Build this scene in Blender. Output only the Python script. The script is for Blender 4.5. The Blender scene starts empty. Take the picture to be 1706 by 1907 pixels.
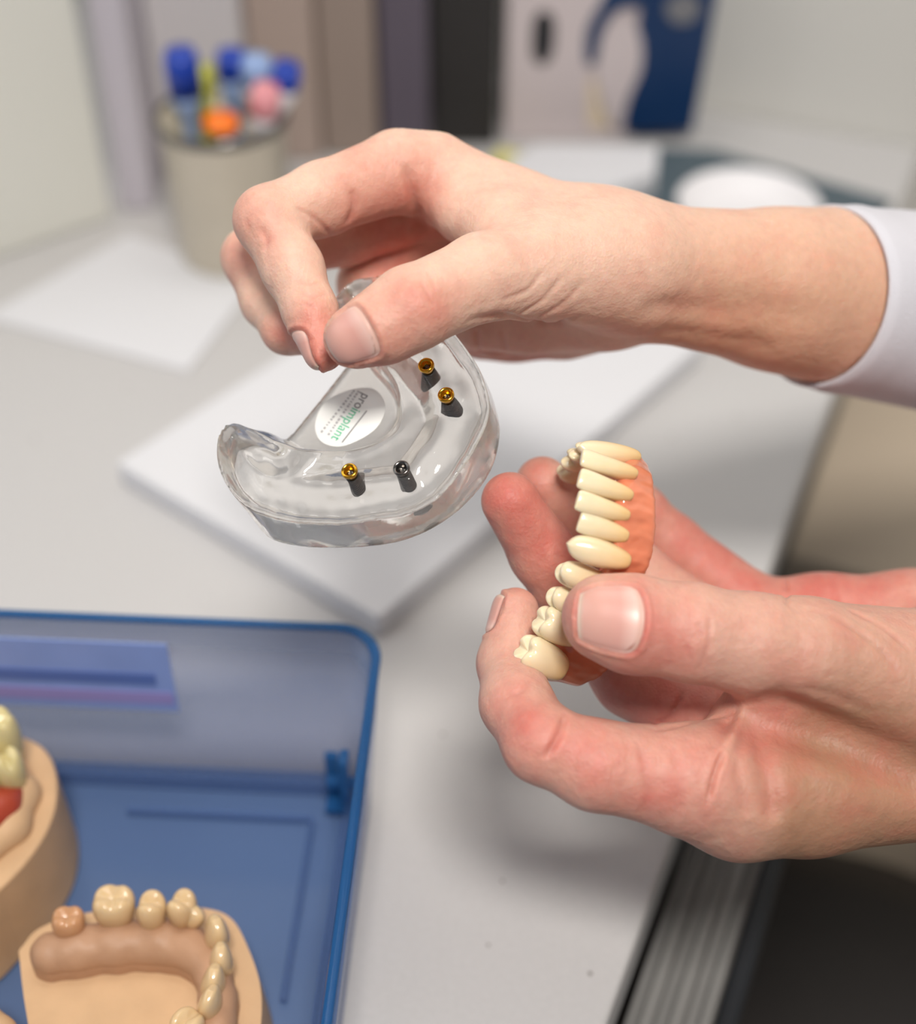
import bpy, bmesh, math, random
import numpy as np
from mathutils import Vector, Matrix

random.seed(7)
rng = np.random.default_rng(7)
scn = bpy.context.scene
COL = scn.collection

# ------------------------------------------------------------------ camera
F = 2700.0                      # focal length in pixels of the 1706 x 1907 frame
CX, CY = 853.0, 953.5
PITCH = math.radians(41.2)
CAM = np.array([0.0, 0.0, 1.18])
RIGHT = np.array([1.0, 0.0, 0.0])
UP = np.array([0.0, math.sin(PITCH), math.cos(PITCH)])
FWD = np.array([0.0, math.cos(PITCH), -math.sin(PITCH)])
TABLE = 0.75
cam_data = bpy.data.cameras.new('camera')
cam = bpy.data.objects.new('camera', cam_data)
COL.objects.link(cam)
cam.location = CAM
cam.rotation_euler = (math.radians(90) - PITCH, 0, 0)
cam_data.sensor_fit = 'VERTICAL'
cam_data.sensor_height = 36.0
cam_data.lens = 36.0 * F / 1907.0
cam_data.clip_start = 0.01
cam_data.dof.use_dof = True
cam_data.dof.focus_distance = 0.402
cam_data.dof.aperture_fstop = 4.3
scn.camera = cam

# ------------------------------------------------------------------ light and exposure
world = bpy.data.worlds.new('world'); scn.world = world
world.use_nodes = True
wbg = world.node_tree.nodes['Background']
wbg.inputs[0].default_value = (0.86, 0.92, 1.0, 1)
wbg.inputs[1].default_value = 0.17

def area(name, loc, target, size, power, color):
    l = bpy.data.lights.new(name, 'AREA'); l.shape = 'RECTANGLE'
    l.size, l.size_y = size; l.energy = power; l.color = color
    o = bpy.data.objects.new(name, l); COL.objects.link(o)
    o.location = loc
    d = Vector(target) - Vector(loc)
    o.rotation_euler = d.to_track_quat('-Z', 'Y').to_euler()
    return o
area('ceiling_lamp', (0.10, -0.42, 2.27), (0.03, 0.40, 0.80), (0.36, 0.26), 25, (1.0, 0.955, 0.90))
area('window_light', (-1.9, 0.3, 2.0), (0.0, 0.5, 0.9), (1.3, 1.2), 9, (0.93, 0.96, 1.0))
area('overhead_fill', (0.1, 1.0, 2.55), (0.05, 0.6, 0.75), (1.4, 0.7), 17, (1.0, 0.96, 0.92))  # added overhead fill, stands for no particular lamp
vs = scn.view_settings
vs.view_transform = 'Standard'; vs.look = 'None'; vs.gamma = 1.0; vs.exposure = 0.0
vs.use_curve_mapping = False
scn.cycles.max_bounces = 12
scn.cycles.transparent_max_bounces = 16
scn.cycles.transmission_bounces = 12
scn.cycles.caustics_refractive = True
scn.cycles.sample_clamp_indirect = 4.0

# ------------------------------------------------------------------ geometry helpers
def P(px, py, d):
    """world point seen at pixel (px, py), d metres deep"""
    return CAM + d * ((px - CX) / F * RIGHT - (py - CY) / F * UP + FWD)

def T(px, py, z=TABLE):
    """world point on the level plane at height z"""
    r = (px - CX) / F * RIGHT - (py - CY) / F * UP + FWD
    return CAM + r * ((z - CAM[2]) / r[2])

def onplane(px, py, o, n):
    r = (px - CX) / F * RIGHT - (py - CY) / F * UP + FWD
    return CAM + r * (np.dot(o - CAM, n) / np.dot(r, n))

def Pm(px, py, d):
    """camera space millimetres: x right, y up, z towards the viewer"""
    return np.array([(px - CX) * d / F, -(py - CY) * d / F, -float(d)])
RMAT = np.stack([RIGHT, UP, -FWD], axis=1)
def cam2world(v):
    return CAM + (np.asarray(v) @ RMAT.T) / 1000.0

def azdir(a):
    a = math.radians(a); return np.array([math.sin(a), math.cos(a), 0.0])
def unit(v):
    v = np.asarray(v, float); return v / np.linalg.norm(v)

def tag(o, label=None, cat=None, group=None, kind=None):
    if label: o['label'] = label
    if cat: o['category'] = cat
    if group: o['group'] = group
    if kind: o['kind'] = kind
    return o

def empty(name, loc, label=None, cat=None, group=None):
    o = bpy.data.objects.new(name, None); o.empty_display_size = 0.01
    COL.objects.link(o); o.location = loc
    return tag(o, label, cat, group)

def mesh_obj(name, verts, faces, mat, parent=None, origin=None, smooth=True, attrs=None):
    """verts in world metres; origin = world point used as the object's base"""
    verts = np.asarray(verts, float)
    if parent is not None and origin is None:
        origin = np.array(parent.matrix_world.translation) if False else WORIG[parent.name]
    if origin is None:
        origin = np.array([verts[:, 0].mean(), verts[:, 1].mean(), verts[:, 2].min()])
    origin = np.asarray(origin, float)
    me = bpy.data.meshes.new(name)
    me.from_pydata((verts - origin).tolist(), [], [list(map(int, f)) for f in faces])
    me.update()
    if smooth:
        me.polygons.foreach_set('use_smooth', [True] * len(me.polygons))
    if attrs:
        for k, a in attrs.items():
            at = me.attributes.new(k, 'FLOAT', 'POINT')
            at.data.foreach_set('value', np.asarray(a, np.float32))
    if mat: me.materials.append(mat)
    o = bpy.data.objects.new(name, me); COL.objects.link(o)
    if parent is not None:
        o.parent = parent
        o.location = Vector(origin - WORIG[parent.name])
    else:
        o.location = Vector(origin)
    WORIG[o.name] = origin
    return o
WORIG = {}
def thing(name, loc, label, cat, group=None):
    o = empty(name, loc, label, cat, group)
    WORIG[o.name] = np.asarray(loc, float)
    return o

def bevel(o, w, seg=3, angle=40):
    m = o.modifiers.new('b', 'BEVEL'); m.width = w; m.segments = seg
    m.limit_method = 'ANGLE'; m.angle_limit = math.radians(angle)
    return o

def prism(outline, z0, z1):
    """outline: list of (x, y) world; returns verts, faces"""
    n = len(outline)
    v = [(x, y, z0) for x, y in outline] + [(x, y, z1) for x, y in outline]
    f = [list(range(n))[::-1], list(range(n, 2 * n))]
    f += [[i, (i + 1) % n, n + (i + 1) % n, n + i] for i in range(n)]
    return v, f

def boxv(center, ax, ay, az, sx, sy, sz):
    """box with axis vectors and full sizes"""
    c = np.asarray(center, float)
    v = []
    for k in (-.5, .5):
        for j, i in ((-.5, -.5), (-.5, .5), (.5, .5), (.5, -.5)):
            v.append(c + np.asarray(ax) * sx * i + np.asarray(ay) * sy * j + np.asarray(az) * sz * k)
    f = [[3, 2, 1, 0], [4, 5, 6, 7], [0, 1, 5, 4], [1, 2, 6, 5], [2, 3, 7, 6], [3, 0, 4, 7]]
    return np.array(v), f

def join(parts):
    V, Fc, b = [], [], 0
    for v, f in parts:
        V.append(np.asarray(v, float)); Fc += [[i + b for i in q] for q in f]; b += len(v)
    return np.concatenate(V), Fc

def lathe(profile, axis_o, axis_d, seg=40, ref=None):
    """profile: (radius, height) list; axis_o world point"""
    d = unit(axis_d)
    r = unit(np.cross(d, [0.3, 0.9, 0.1] if ref is None else ref)); s = np.cross(d, r)
    v, f = [], []
    n = len(profile)
    for i in range(seg):
        a = 2 * math.pi * i / seg
        e = r * math.cos(a) + s * math.sin(a)
        for rad, h in profile:
            v.append(np.asarray(axis_o) + e * rad + d * h)
    for i in range(seg):
        j = (i + 1) % seg
        for k in range(n - 1):
            f.append([i * n + k, j * n + k, j * n + k + 1, i * n + k + 1])
    return np.array(v), f

def smooth_poly(pts, n=8, closed=True):
    """Catmull-Rom through pts"""
    pts = [np.asarray(p, float) for p in pts]
    out = []; m = len(pts)
    rngi = range(m) if closed else range(m - 1)
    for i in rngi:
        if closed:
            p0, p1, p2, p3 = pts[(i - 1) % m], pts[i], pts[(i + 1) % m], pts[(i + 2) % m]
        else:
            p0, p1, p2, p3 = pts[max(i - 1, 0)], pts[i], pts[i + 1], pts[min(i + 2, m - 1)]
        for k in range(n):
            t = k / n
            out.append(0.5 * ((2 * p1) + (-p0 + p2) * t + (2 * p0 - 5 * p1 + 4 * p2 - p3) * t * t + (-p0 + 3 * p1 - 3 * p2 + p3) * t ** 3))
    if not closed: out.append(pts[-1])
    return np.array(out)

# ------------------------------------------------------------------ implicit surfaces (camera space millimetres)
def rcone(p, a, b, r1, r2):
    ba = b - a; l2 = float(ba @ ba)
    if l2 < 1e-6:
        return np.linalg.norm(p - a, axis=1) - max(r1, r2)
    rr = r1 - r2; a2 = l2 - rr * rr; il2 = 1.0 / l2
    if a2 <= 0:
        return np.linalg.norm(p - (a if r1 > r2 else b), axis=1) - max(r1, r2)
    pa = p - a; y = pa @ ba; z = y - l2
    x = pa * l2 - y[:, None] * ba
    x2 = np.einsum('ij,ij->i', x, x); y2 = y * y * l2; z2 = z * z * l2
    k = np.sign(rr) * rr * rr * x2
    out = (np.sqrt(x2 * a2 * il2) + y * rr) * il2 - r1
    m1 = np.sign(z) * a2 * z2 > k
    m2 = (~m1) & (np.sign(y) * a2 * y2 < k)
    out = np.where(m1, np.sqrt(x2 + z2) * il2 - r2, out)
    out = np.where(m2, np.sqrt(x2 + y2) * il2 - r1, out)
    return out

def ellip(p, c, axes, r):
    """axes: 3x3 rows are unit axes, r: radii"""
    q = (p - c) @ np.asarray(axes).T
    k0 = np.linalg.norm(q / r, axis=1); k1 = np.linalg.norm(q / (np.asarray(r) ** 2), axis=1)
    return k0 * (k0 - 1.0) / np.maximum(k1, 1e-6)

def smin(a, b, k):
    if k <= 0: return np.minimum(a, b)
    h = np.maximum(k - np.abs(a - b), 0.0) / k
    return np.minimum(a, b) - h * h * k * 0.25

def eval_chunks(fn, pts, n=400000):
    return np.concatenate([fn(pts[i:i + n]) for i in range(0, len(pts), n)]) if len(pts) else np.zeros(0)

def grad(fn, p, e=0.15):
    g = np.zeros_like(p)
    for k in range(3):
        d = np.zeros(3); d[k] = e
        g[:, k] = eval_chunks(fn, p + d) - eval_chunks(fn, p - d)
    return g / np.maximum(np.linalg.norm(g, axis=1), 1e-9)[:, None]

def polygonise(fn, lo, hi, h, B=8):
    """surface nets; returns verts (mm), quads"""
    lo = np.asarray(lo, float)
    nb = np.ceil((np.asarray(hi) - lo) / (h * B)).astype(int)
    n = nb * B
    val = np.full(n, 1e3, np.float32)
    bc = np.stack(np.meshgrid(*[np.arange(k) for k in nb], indexing='ij'), -1).reshape(-1, 3)
    cen = lo + (bc * B + (B - 1) / 2) * h
    dc = eval_chunks(fn, cen)
    rad = B * h * 0.95
    loc = np.stack(np.meshgrid(*[np.arange(B)] * 3, indexing='ij'), -1).reshape(-1, 3)
    for s in range(0, len(bc), 800):
        bb = bc[s:s + 800]; dd = dc[s:s + 800]
        ins = dd < -rad
        for q in bb[ins]:
            i, j, k = q * B; val[i:i + B, j:j + B, k:k + B] = -1e3
        act = bb[np.abs(dd) <= rad]
        if len(act) == 0: continue
        idx = (act[:, None, :] * B + loc[None]).reshape(-1, 3)
        v = eval_chunks(fn, lo + idx * h)
        val[idx[:, 0], idx[:, 1], idx[:, 2]] = v
    inside = val < 0
    c = [slice(0, -1), slice(1, None)]
    tot = sum(inside[c[i], c[j], c[k]].astype(np.int8) for i in (0, 1) for j in (0, 1) for k in (0, 1))
    actc = (tot > 0) & (tot < 8)
    cid = np.full(actc.shape, -1, np.int64)
    ci = np.argwhere(actc); cid[actc] = np.arange(len(ci))
    acc = np.zeros((len(ci), 3)); cnt = np.zeros(len(ci))
    corners = [(i, j, k) for i in (0, 1) for j in (0, 1) for k in (0, 1)]
    for a in corners:
        for ax in range(3):
            if a[ax]: continue
            b = list(a); b[ax] = 1
            va = val[ci[:, 0] + a[0], ci[:, 1] + a[1], ci[:, 2] + a[2]].astype(float)
            vb = val[ci[:, 0] + b[0], ci[:, 1] + b[1], ci[:, 2] + b[2]].astype(float)
            m = (va < 0) != (vb < 0)
            t = np.where(m, va / np.where(m, va - vb, 1), 0)
            pt = np.tile(np.array(a, float), (len(ci), 1)); pt[:, ax] = t
            acc[m] += pt[m]; cnt[m] += 1
    verts = lo + (ci + acc / cnt[:, None]) * h
    faces = []
    for ax in range(3):
        u, v = (ax + 1) % 3, (ax + 2) % 3
        s0 = [slice(None)] * 3; s1 = [slice(None)] * 3
        s0[ax] = slice(0, -1); s1[ax] = slice(1, None)
        A = inside[tuple(s0)]; Bv = inside[tuple(s1)]
        e = np.argwhere(A != Bv)
        e = e[(e[:, u] > 0) & (e[:, v] > 0) & (e[:, u] < actc.shape[u]) & (e[:, v] < actc.shape[v])]
        def cell(du, dv):
            q = e.copy(); q[:, u] -= du; q[:, v] -= dv
            return cid[q[:, 0], q[:, 1], q[:, 2]]
        q = np.stack([cell(1, 1), cell(0, 1), cell(0, 0), cell(1, 0)], 1)
        flip = ~A[e[:, 0], e[:, 1], e[:, 2]]
        q[flip] = q[flip][:, ::-1]
        faces.append(q)
    faces = np.concatenate(faces)
    faces = faces[(faces >= 0).all(1)]
    # pull onto the surface
    for _ in range(2):
        d = eval_chunks(fn, verts); g = grad(fn, verts)
        verts = verts - g * np.clip(d, -h, h)[:, None] * 0.8
    return verts, faces

def raymarch(fn, px, py, d0=250.0, d1=620.0):
    r = Pm(px, py, 1.0); t = d0
    for _ in range(200):
        p = (r * t)[None]; d = float(fn(p)[0])
        if abs(d) < 0.02: break
        t += d * 0.8 / np.linalg.norm(r)
        if t > d1: return None
    return r * t

def seg_dist(p, pts):
    """distance of p (n,3) to polyline pts; also param 0..1"""
    best = np.full(len(p), 1e9); par = np.zeros(len(p))
    m = len(pts) - 1
    for i in range(m):
        a, b = pts[i], pts[i + 1]; ba = b - a
        t = np.clip(((p - a) @ ba) / max(float(ba @ ba), 1e-9), 0, 1)
        d = np.linalg.norm(p - a - t[:, None] * ba, axis=1)
        m_ = d < best; best[m_] = d[m_]; par[m_] = ((i + t) / m)[m_]
    return best, par
# ------------------------------------------------------------------ materials
def new_mat(name):
    m = bpy.data.materials.new(name); m.use_nodes = True
    nt = m.node_tree; b = nt.nodes['Principled BSDF']
    return m, nt, b
def N(nt, t, **kw):
    n = nt.nodes.new(t)
    for k, v in kw.items(): setattr(n, k, v)
    return n
def lin(c):
    return tuple(((x / 255.0) / 12.92 if x / 255.0 <= 0.04045 else ((x / 255.0 + 0.055) / 1.055) ** 2.4) for x in c) + (1.0,)
def plain(name, rgb, rough=0.5, spec=0.5, metal=0.0, noise=0.0, nscale=60, bump=0.0, bscale=300, sss=0.0, coat=0.0):
    m, nt, b = new_mat(name)
    b.inputs['Base Color'].default_value = lin(rgb)
    b.inputs['Roughness'].default_value = rough
    b.inputs['Specular IOR Level'].default_value = spec
    b.inputs['Metallic'].default_value = metal
    b.inputs['Coat Weight'].default_value = coat
    tc = N(nt, 'ShaderNodeTexCoord')
    if noise:
        n = N(nt, 'ShaderNodeTexNoise'); n.inputs['Scale'].default_value = nscale; n.inputs['Detail'].default_value = 4
        nt.links.new(tc.outputs['Object'], n.inputs['Vector'])
        r = N(nt, 'ShaderNodeValToRGB')
        c = np.array(lin(rgb)[:3])
        r.color_ramp.elements[0].position = 0.3; r.color_ramp.elements[1].position = 0.7
        r.color_ramp.elements[0].color = tuple(c * (1 - noise)) + (1,)
        r.color_ramp.elements[1].color = tuple(np.minimum(c * (1 + noise), 1)) + (1,)
        nt.links.new(n.outputs['Fac'], r.inputs['Fac']); nt.links.new(r.outputs['Color'], b.inputs['Base Color'])
    if bump:
        n = N(nt, 'ShaderNodeTexNoise'); n.inputs['Scale'].default_value = bscale; n.inputs['Detail'].default_value = 3
        nt.links.new(tc.outputs['Object'], n.inputs['Vector'])
        bp = N(nt, 'ShaderNodeBump'); bp.inputs['Strength'].default_value = bump; bp.inputs['Distance'].default_value = 0.001
        nt.links.new(n.outputs['Fac'], bp.inputs['Height']); nt.links.new(bp.outputs['Normal'], b.inputs['Normal'])
    if sss:
        b.inputs['Subsurface Weight'].default_value = sss
        b.inputs['Subsurface Radius'].default_value = (1.0, 0.7, 0.45)
        b.inputs['Subsurface Scale'].default_value = 0.0015
    return m

def skin_material(name, base, red, tan):
    m, nt, b = new_mat(name)
    tc = N(nt, 'ShaderNodeTexCoord')
    at = N(nt, 'ShaderNodeAttribute'); at.attribute_name = 'red'
    at2 = N(nt, 'ShaderNodeAttribute'); at2.attribute_name = 'tan'
    n1 = N(nt, 'ShaderNodeTexNoise'); n1.inputs['Scale'].default_value = 90; n1.inputs['Detail'].default_value = 5
    n1.inputs['Roughness'].default_value = 0.6
    nt.links.new(tc.outputs['Object'], n1.inputs['Vector'])
    mr = N(nt, 'ShaderNodeMapRange'); mr.inputs['From Min'].default_value = 0.35; mr.inputs['From Max'].default_value = 0.68
    mr.inputs['To Min'].default_value = -0.16; mr.inputs['To Max'].default_value = 0.2
    nt.links.new(n1.outputs['Fac'], mr.inputs['Value'])
    ad = N(nt, 'ShaderNodeMath', operation='ADD', use_clamp=True)
    nt.links.new(at.outputs['Fac'], ad.inputs[0]); nt.links.new(mr.outputs['Result'], ad.inputs[1])
    m0 = N(nt, 'ShaderNodeMix', data_type='RGBA'); m0.inputs['A'].default_value = lin(base); m0.inputs['B'].default_value = lin(tan)
    nt.links.new(at2.outputs['Fac'], m0.inputs['Factor'])
    m1 = N(nt, 'ShaderNodeMix', data_type='RGBA'); m1.inputs['B'].default_value = lin(red)
    nt.links.new(m0.outputs['Result'], m1.inputs['A']); nt.links.new(ad.outputs['Value'], m1.inputs['Factor'])
    # fine mottling
    n2 = N(nt, 'ShaderNodeTexNoise'); n2.inputs['Scale'].default_value = 420; n2.inputs['Detail'].default_value = 3
    nt.links.new(tc.outputs['Object'], n2.inputs['Vector'])
    mr2 = N(nt, 'ShaderNodeMapRange'); mr2.inputs['To Min'].default_value = 0.9; mr2.inputs['To Max'].default_value = 1.1
    nt.links.new(n2.outputs['Fac'], mr2.inputs['Value'])
    mm = N(nt, 'ShaderNodeMix', data_type='RGBA', blend_type='MULTIPLY'); mm.inputs['Factor'].default_value = 1
    nt.links.new(m1.outputs['Result'], mm.inputs['A'])
    cb = N(nt, 'ShaderNodeCombineColor')
    for k in range(3): nt.links.new(mr2.outputs['Result'], cb.inputs[k])
    nt.links.new(cb.outputs['Color'], mm.inputs['B'])
    nt.links.new(mm.outputs['Result'], b.inputs['Base Color'])
    b.inputs['Roughness'].default_value = 0.52
    b.inputs['Specular IOR Level'].default_value = 0.45
    b.inputs['Subsurface Weight'].default_value = 0.6
    b.inputs['Subsurface Radius'].default_value = (1.0, 0.33, 0.18)
    b.inputs['Subsurface Scale'].default_value = 0.0028
    # skin relief: fine cells plus soft wrinkles
    v = N(nt, 'ShaderNodeTexVoronoi'); v.inputs['Scale'].default_value = 1100
    nt.links.new(tc.outputs['Object'], v.inputs['Vector'])
    n3 = N(nt, 'ShaderNodeTexNoise'); n3.inputs['Scale'].default_value = 260; n3.inputs['Detail'].default_value = 6
    nt.links.new(tc.outputs['Object'], n3.inputs['Vector'])
    b1 = N(nt, 'ShaderNodeBump'); b1.inputs['Strength'].default_value = 0.42; b1.inputs['Distance'].default_value = 0.0012
    nt.links.new(n3.outputs['Fac'], b1.inputs['Height'])
    b2 = N(nt, 'ShaderNodeBump'); b2.inputs['Strength'].default_value = 0.22; b2.inputs['Distance'].default_value = 0.0004
    nt.links.new(v.outputs['Distance'], b2.inputs['Height']); nt.links.new(b1.outputs['Normal'], b2.inputs['Normal'])
    nt.links.new(b2.outputs['Normal'], b.inputs['Normal'])
    return m
M_SKIN_R = skin_material('skin_lighter', (226, 187, 166), (208, 126, 110), (202, 152, 120))
M_SKIN_L = skin_material('skin_rosy', (212, 164, 146), (198, 98, 88), (172, 128, 102))
def nail_material():
    m, nt, b = new_mat('fingernail')
    at = N(nt, 'ShaderNodeAttribute'); at.attribute_name = 'along'
    r = N(nt, 'ShaderNodeValToRGB'); mr = N(nt, 'ShaderNodeMapRange'); mr.inputs['From Min'].default_value = -1
    nt.links.new(at.outputs['Fac'], mr.inputs['Value']); nt.links.new(mr.outputs['Result'], r.inputs['Fac'])
    e = r.color_ramp.elements; e[0].position = 0.0; e[0].color = lin((222, 176, 160)); e[1].position = 1.0; e[1].color = lin((226, 198, 180))
    for p, c in ((0.14, (226, 186, 174)), (0.35, (214, 160, 148)), (0.90, (216, 166, 152)), (0.95, (224, 192, 174))):
        q = e.new(p); q.color = lin(c)
    nt.links.new(r.outputs['Color'], b.inputs['Base Color'])
    b.inputs['Roughness'].default_value = 0.36; b.inputs['Subsurface Weight'].default_value = 0.3
    b.inputs['Subsurface Radius'].default_value = (1, .5, .4); b.inputs['Subsurface Scale'].default_value = 0.0015
    return m
M_NAIL = nail_material()
M_NAILTIP = plain('nail_edge', (232, 214, 198), rough=0.4)
M_GOLD = plain('gold', (236, 178, 60), rough=0.16, metal=1.0)
M_TITAN = plain('titanium', (96, 96, 98), rough=0.42, metal=0.8, bump=0.5, bscale=900)
M_STEEL = plain('dark_steel', (120, 116, 112), rough=0.2, metal=1.0)
M_STICK = plain('sticker_white', (238, 238, 234), rough=0.55)
M_GREEN = plain('sticker_green', (70, 190, 140), rough=0.6)
M_GREY = plain('sticker_grey', (120, 118, 118), rough=0.6)
M_PALE = plain('sticker_pale', (176, 174, 174), rough=0.6)

def tooth_verts(w, d, h, kind, seed=0):
    """unit tooth in millimetres: x mesio-distal (w), y labial-lingual (d), z from neck (0) to edge (h)"""
    r = random.Random(seed)
    nu, nv = 40, 30
    EXPO = {'front': 0.34, 'canine': 0.42, 'premolar': 0.40, 'molar': 0.34}[kind]; EXPU = EXPO * {'front': 0.5, 'canine': 1.0, 'premolar': 0.9, 'molar': 0.7}[kind]
    V, Fc = [], []
    for i in range(nv + 1):
        ph = math.pi * i / nv
        for j in range(nu):
            th = 2 * math.pi * j / nu
            ct, st = math.cos(th), math.sin(th); sp, cp = max(math.sin(ph), 0.0), math.cos(ph)
            e1 = 0.82 if kind == 'molar' else 0.88
            x = math.copysign(abs(ct) ** e1, ct) * (sp ** (EXPO if cp < 0 else EXPU))
            y = math.copysign(abs(st) ** e1, st) * (sp ** (EXPO if cp < 0 else EXPU))
            z = math.copysign(abs(cp) ** 0.8, cp)
            zz = (z + 1) / 2                    # 0 neck .. 1 edge
            if kind == 'front':
                x *= 0.66 + 0.36 * zz ** 0.8
                y *= (1.0 - 0.62 * zz ** 1.6)
                y += 0.12 * math.sin(zz * 3.0)
                z2 = zz * h + 0.1 * math.sin(th * 2) * 0
            elif kind == 'canine':
                x *= 0.70 + 0.30 * math.sin(min(zz * 1.9, 1.57))
                y *= (1.0 - 0.5 * zz ** 1.8)
                z2 = zz * h * (1 - 0.13 * abs(x))
            elif kind == 'premolar':
                x *= 0.74 + 0.28 * math.sin(min(zz * 2.1, 1.57)); y *= 0.78 + 0.24 * math.sin(min(zz * 2.0, 1.57))
                dip = math.exp(-(y / 0.28) ** 2) * 0.17 * max(0, cp)
                z2 = zz * h * (1 - dip - 0.10 * x * x)
            else:
                x *= 0.80 + 0.22 * math.sin(min(zz * 2.2, 1.57)); y *= 0.80 + 0.22 * math.sin(min(zz * 2.2, 1.57))
                g = 0.6 * math.exp(-(y / 0.22) ** 2) + math.exp(-((x - 0.08) / 0.2) ** 2) * 0.5
                z2 = zz * h * (1 - 0.15 * min(g, 1.2) * max(0, cp) - 0.09 * (x * x * x * x + y ** 4) * max(0, cp))
            V.append((x * w / 2, y * d / 2, z2))
        if i < nv:
            for j in range(nu):
                a = i * nu + j; b = i * nu + (j + 1) % nu
                Fc.append([a, a + nu, b + nu, b])
    return np.array(V), Fc
def tooth_material(name, rgb, neck):
    m, nt, b = new_mat(name)
    at = N(nt, 'ShaderNodeAttribute'); at.attribute_name = 'neck'
    tc = N(nt, 'ShaderNodeTexCoord'); n = N(nt, 'ShaderNodeTexNoise'); n.inputs['Scale'].default_value = 250
    nt.links.new(tc.outputs['Object'], n.inputs['Vector'])
    mx = N(nt, 'ShaderNodeMix', data_type='RGBA'); mx.inputs['A'].default_value = lin(rgb); mx.inputs['B'].default_value = lin(neck)
    ad = N(nt, 'ShaderNodeMath', operation='MULTIPLY_ADD', use_clamp=True); ad.inputs[1].default_value = 0.25
    nt.links.new(n.outputs['Fac'], ad.inputs[0]); nt.links.new(at.outputs['Fac'], ad.inputs[2])
    nt.links.new(ad.outputs['Value'], mx.inputs['Factor']); nt.links.new(mx.outputs['Result'], b.inputs['Base Color'])
    b.inputs['Roughness'].default_value = 0.16; b.inputs['Specular IOR Level'].default_value = 0.6
    b.inputs['Subsurface Weight'].default_value = 0.5; b.inputs['Subsurface Radius'].default_value = (1, 0.75, 0.4)
    b.inputs['Subsurface Scale'].default_value = 0.0016
    bp = N(nt, 'ShaderNodeBump'); bp.inputs['Strength'].default_value = 0.05; bp.inputs['Distance'].default_value = 0.001
    nt.links.new(n.outputs['Fac'], bp.inputs['Height']); nt.links.new(bp.outputs['Normal'], b.inputs['Normal'])
    return m
M_TOOTH = tooth_material('denture_tooth', (236, 222, 190), (222, 186, 132))
M_CROWN = tooth_material('crown_ceramic', (216, 188, 146), (196, 158, 112))
M_STONETOOTH = tooth_material('stone_tooth', (196, 148, 108), (186, 138, 100))
M_OLDTOOTH = tooth_material('yellow_tooth', (214, 200, 150), (190, 172, 118))

def place_tooth(parent, neck, edge, across, w, d, kind, mat, seed=0, space='cam', label=None):
    """neck, edge: points; across: mesio-distal direction"""
    neck = np.asarray(neck, float); edge = np.asarray(edge, float)
    z = unit(edge - neck); x = unit(np.asarray(across) - z * np.dot(across, z)); y = np.cross(z, x)
    h = np.linalg.norm(edge - neck)
    V, Fc = tooth_verts(w, d, h, kind, seed)
    Wp = neck + V[:, :1] * x + V[:, 1:2] * y + V[:, 2:] * z
    if space == 'cam': Wp = cam2world(Wp)
    nk = np.clip(1 - V[:, 2] / h * 1.15, 0, 1) ** 1.3
    o = mesh_obj('tooth', Wp, Fc, mat, parent, attrs={'neck': nk})
    if label: o['label'] = label
    return o

def poly_field(poly, lo, hi, h=0.5):
    """signed distance grid (negative inside) of a closed 2-D polygon"""
    nx, ny = [int(math.ceil((hi[i] - lo[i]) / h)) + 1 for i in (0, 1)]
    gx, gy = np.meshgrid(lo[0] + np.arange(nx) * h, lo[1] + np.arange(ny) * h, indexing='ij')
    p = np.stack([gx.ravel(), gy.ravel()], 1); d = np.full(len(p), 1e9); ins = np.zeros(len(p), bool)
    for a, b in zip(poly, np.roll(poly, -1, axis=0)):
        e = b - a; w = p - a
        t = np.clip((w @ e) / max(e @ e, 1e-9), 0, 1)
        d = np.minimum(d, np.hypot(*(w - t[:, None] * e).T))
        c = ((a[1] > p[:, 1]) != (b[1] > p[:, 1]))
        with np.errstate(divide='ignore', invalid='ignore'):
            xi = a[0] + (p[:, 1] - a[1]) / (b[1] - a[1]) * (b[0] - a[0])
        ins ^= c & (p[:, 0] < xi)
    f = np.where(ins, -d, d).reshape(nx, ny)
    def sample(q):
        u = np.clip((q - lo) / h, 0, [nx - 1.001, ny - 1.001]); i = u.astype(int); fr = u - i
        a = f[i[:, 0], i[:, 1]]; b = f[i[:, 0] + 1, i[:, 1]]; c = f[i[:, 0], i[:, 1] + 1]; e = f[i[:, 0] + 1, i[:, 1] + 1]
        return (a * (1 - fr[:, 0]) + b * fr[:, 0]) * (1 - fr[:, 1]) + (c * (1 - fr[:, 0]) + e * fr[:, 0]) * fr[:, 1]
    return sample
def smax(a, b, k): return -smin(-a, -b, k)

HVOX = 0.6
# ------------------------------------------------------------------ room, desk and background
def slab(name, outline, z0, z1, mat, kind=None, **kw):
    v, f = prism(outline, z0, z1); o = mesh_obj(name, np.array(v), f, mat, None, smooth=False)
    if kind: o['kind'] = kind
    return o
M_DESK = plain('desk_laminate', (192, 190, 189), rough=0.38, spec=0.4, noise=0.03, nscale=500, bump=0.03, bscale=1500)
_nt = M_DESK.node_tree; _b = _nt.nodes['Principled BSDF']            # sparse dark flecks in the laminate
_tc = N(_nt, 'ShaderNodeTexCoord'); _v = N(_nt, 'ShaderNodeTexVoronoi'); _v.inputs['Scale'].default_value = 60
_nt.links.new(_tc.outputs['Object'], _v.inputs['Vector'])
_l = N(_nt, 'ShaderNodeMath', operation='LESS_THAN'); _l.inputs[1].default_value = 0.045; _nt.links.new(_v.outputs['Distance'], _l.inputs[0])
_m = N(_nt, 'ShaderNodeMix', data_type='RGBA'); _m.inputs['B'].default_value = lin((120, 112, 110))
_src = _b.inputs['Base Color'].links[0].from_socket; _nt.links.new(_src, _m.inputs['A']); _nt.links.new(_l.outputs[0], _m.inputs['Factor'])
_nt.links.new(_m.outputs['Result'], _b.inputs['Base Color'])
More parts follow.
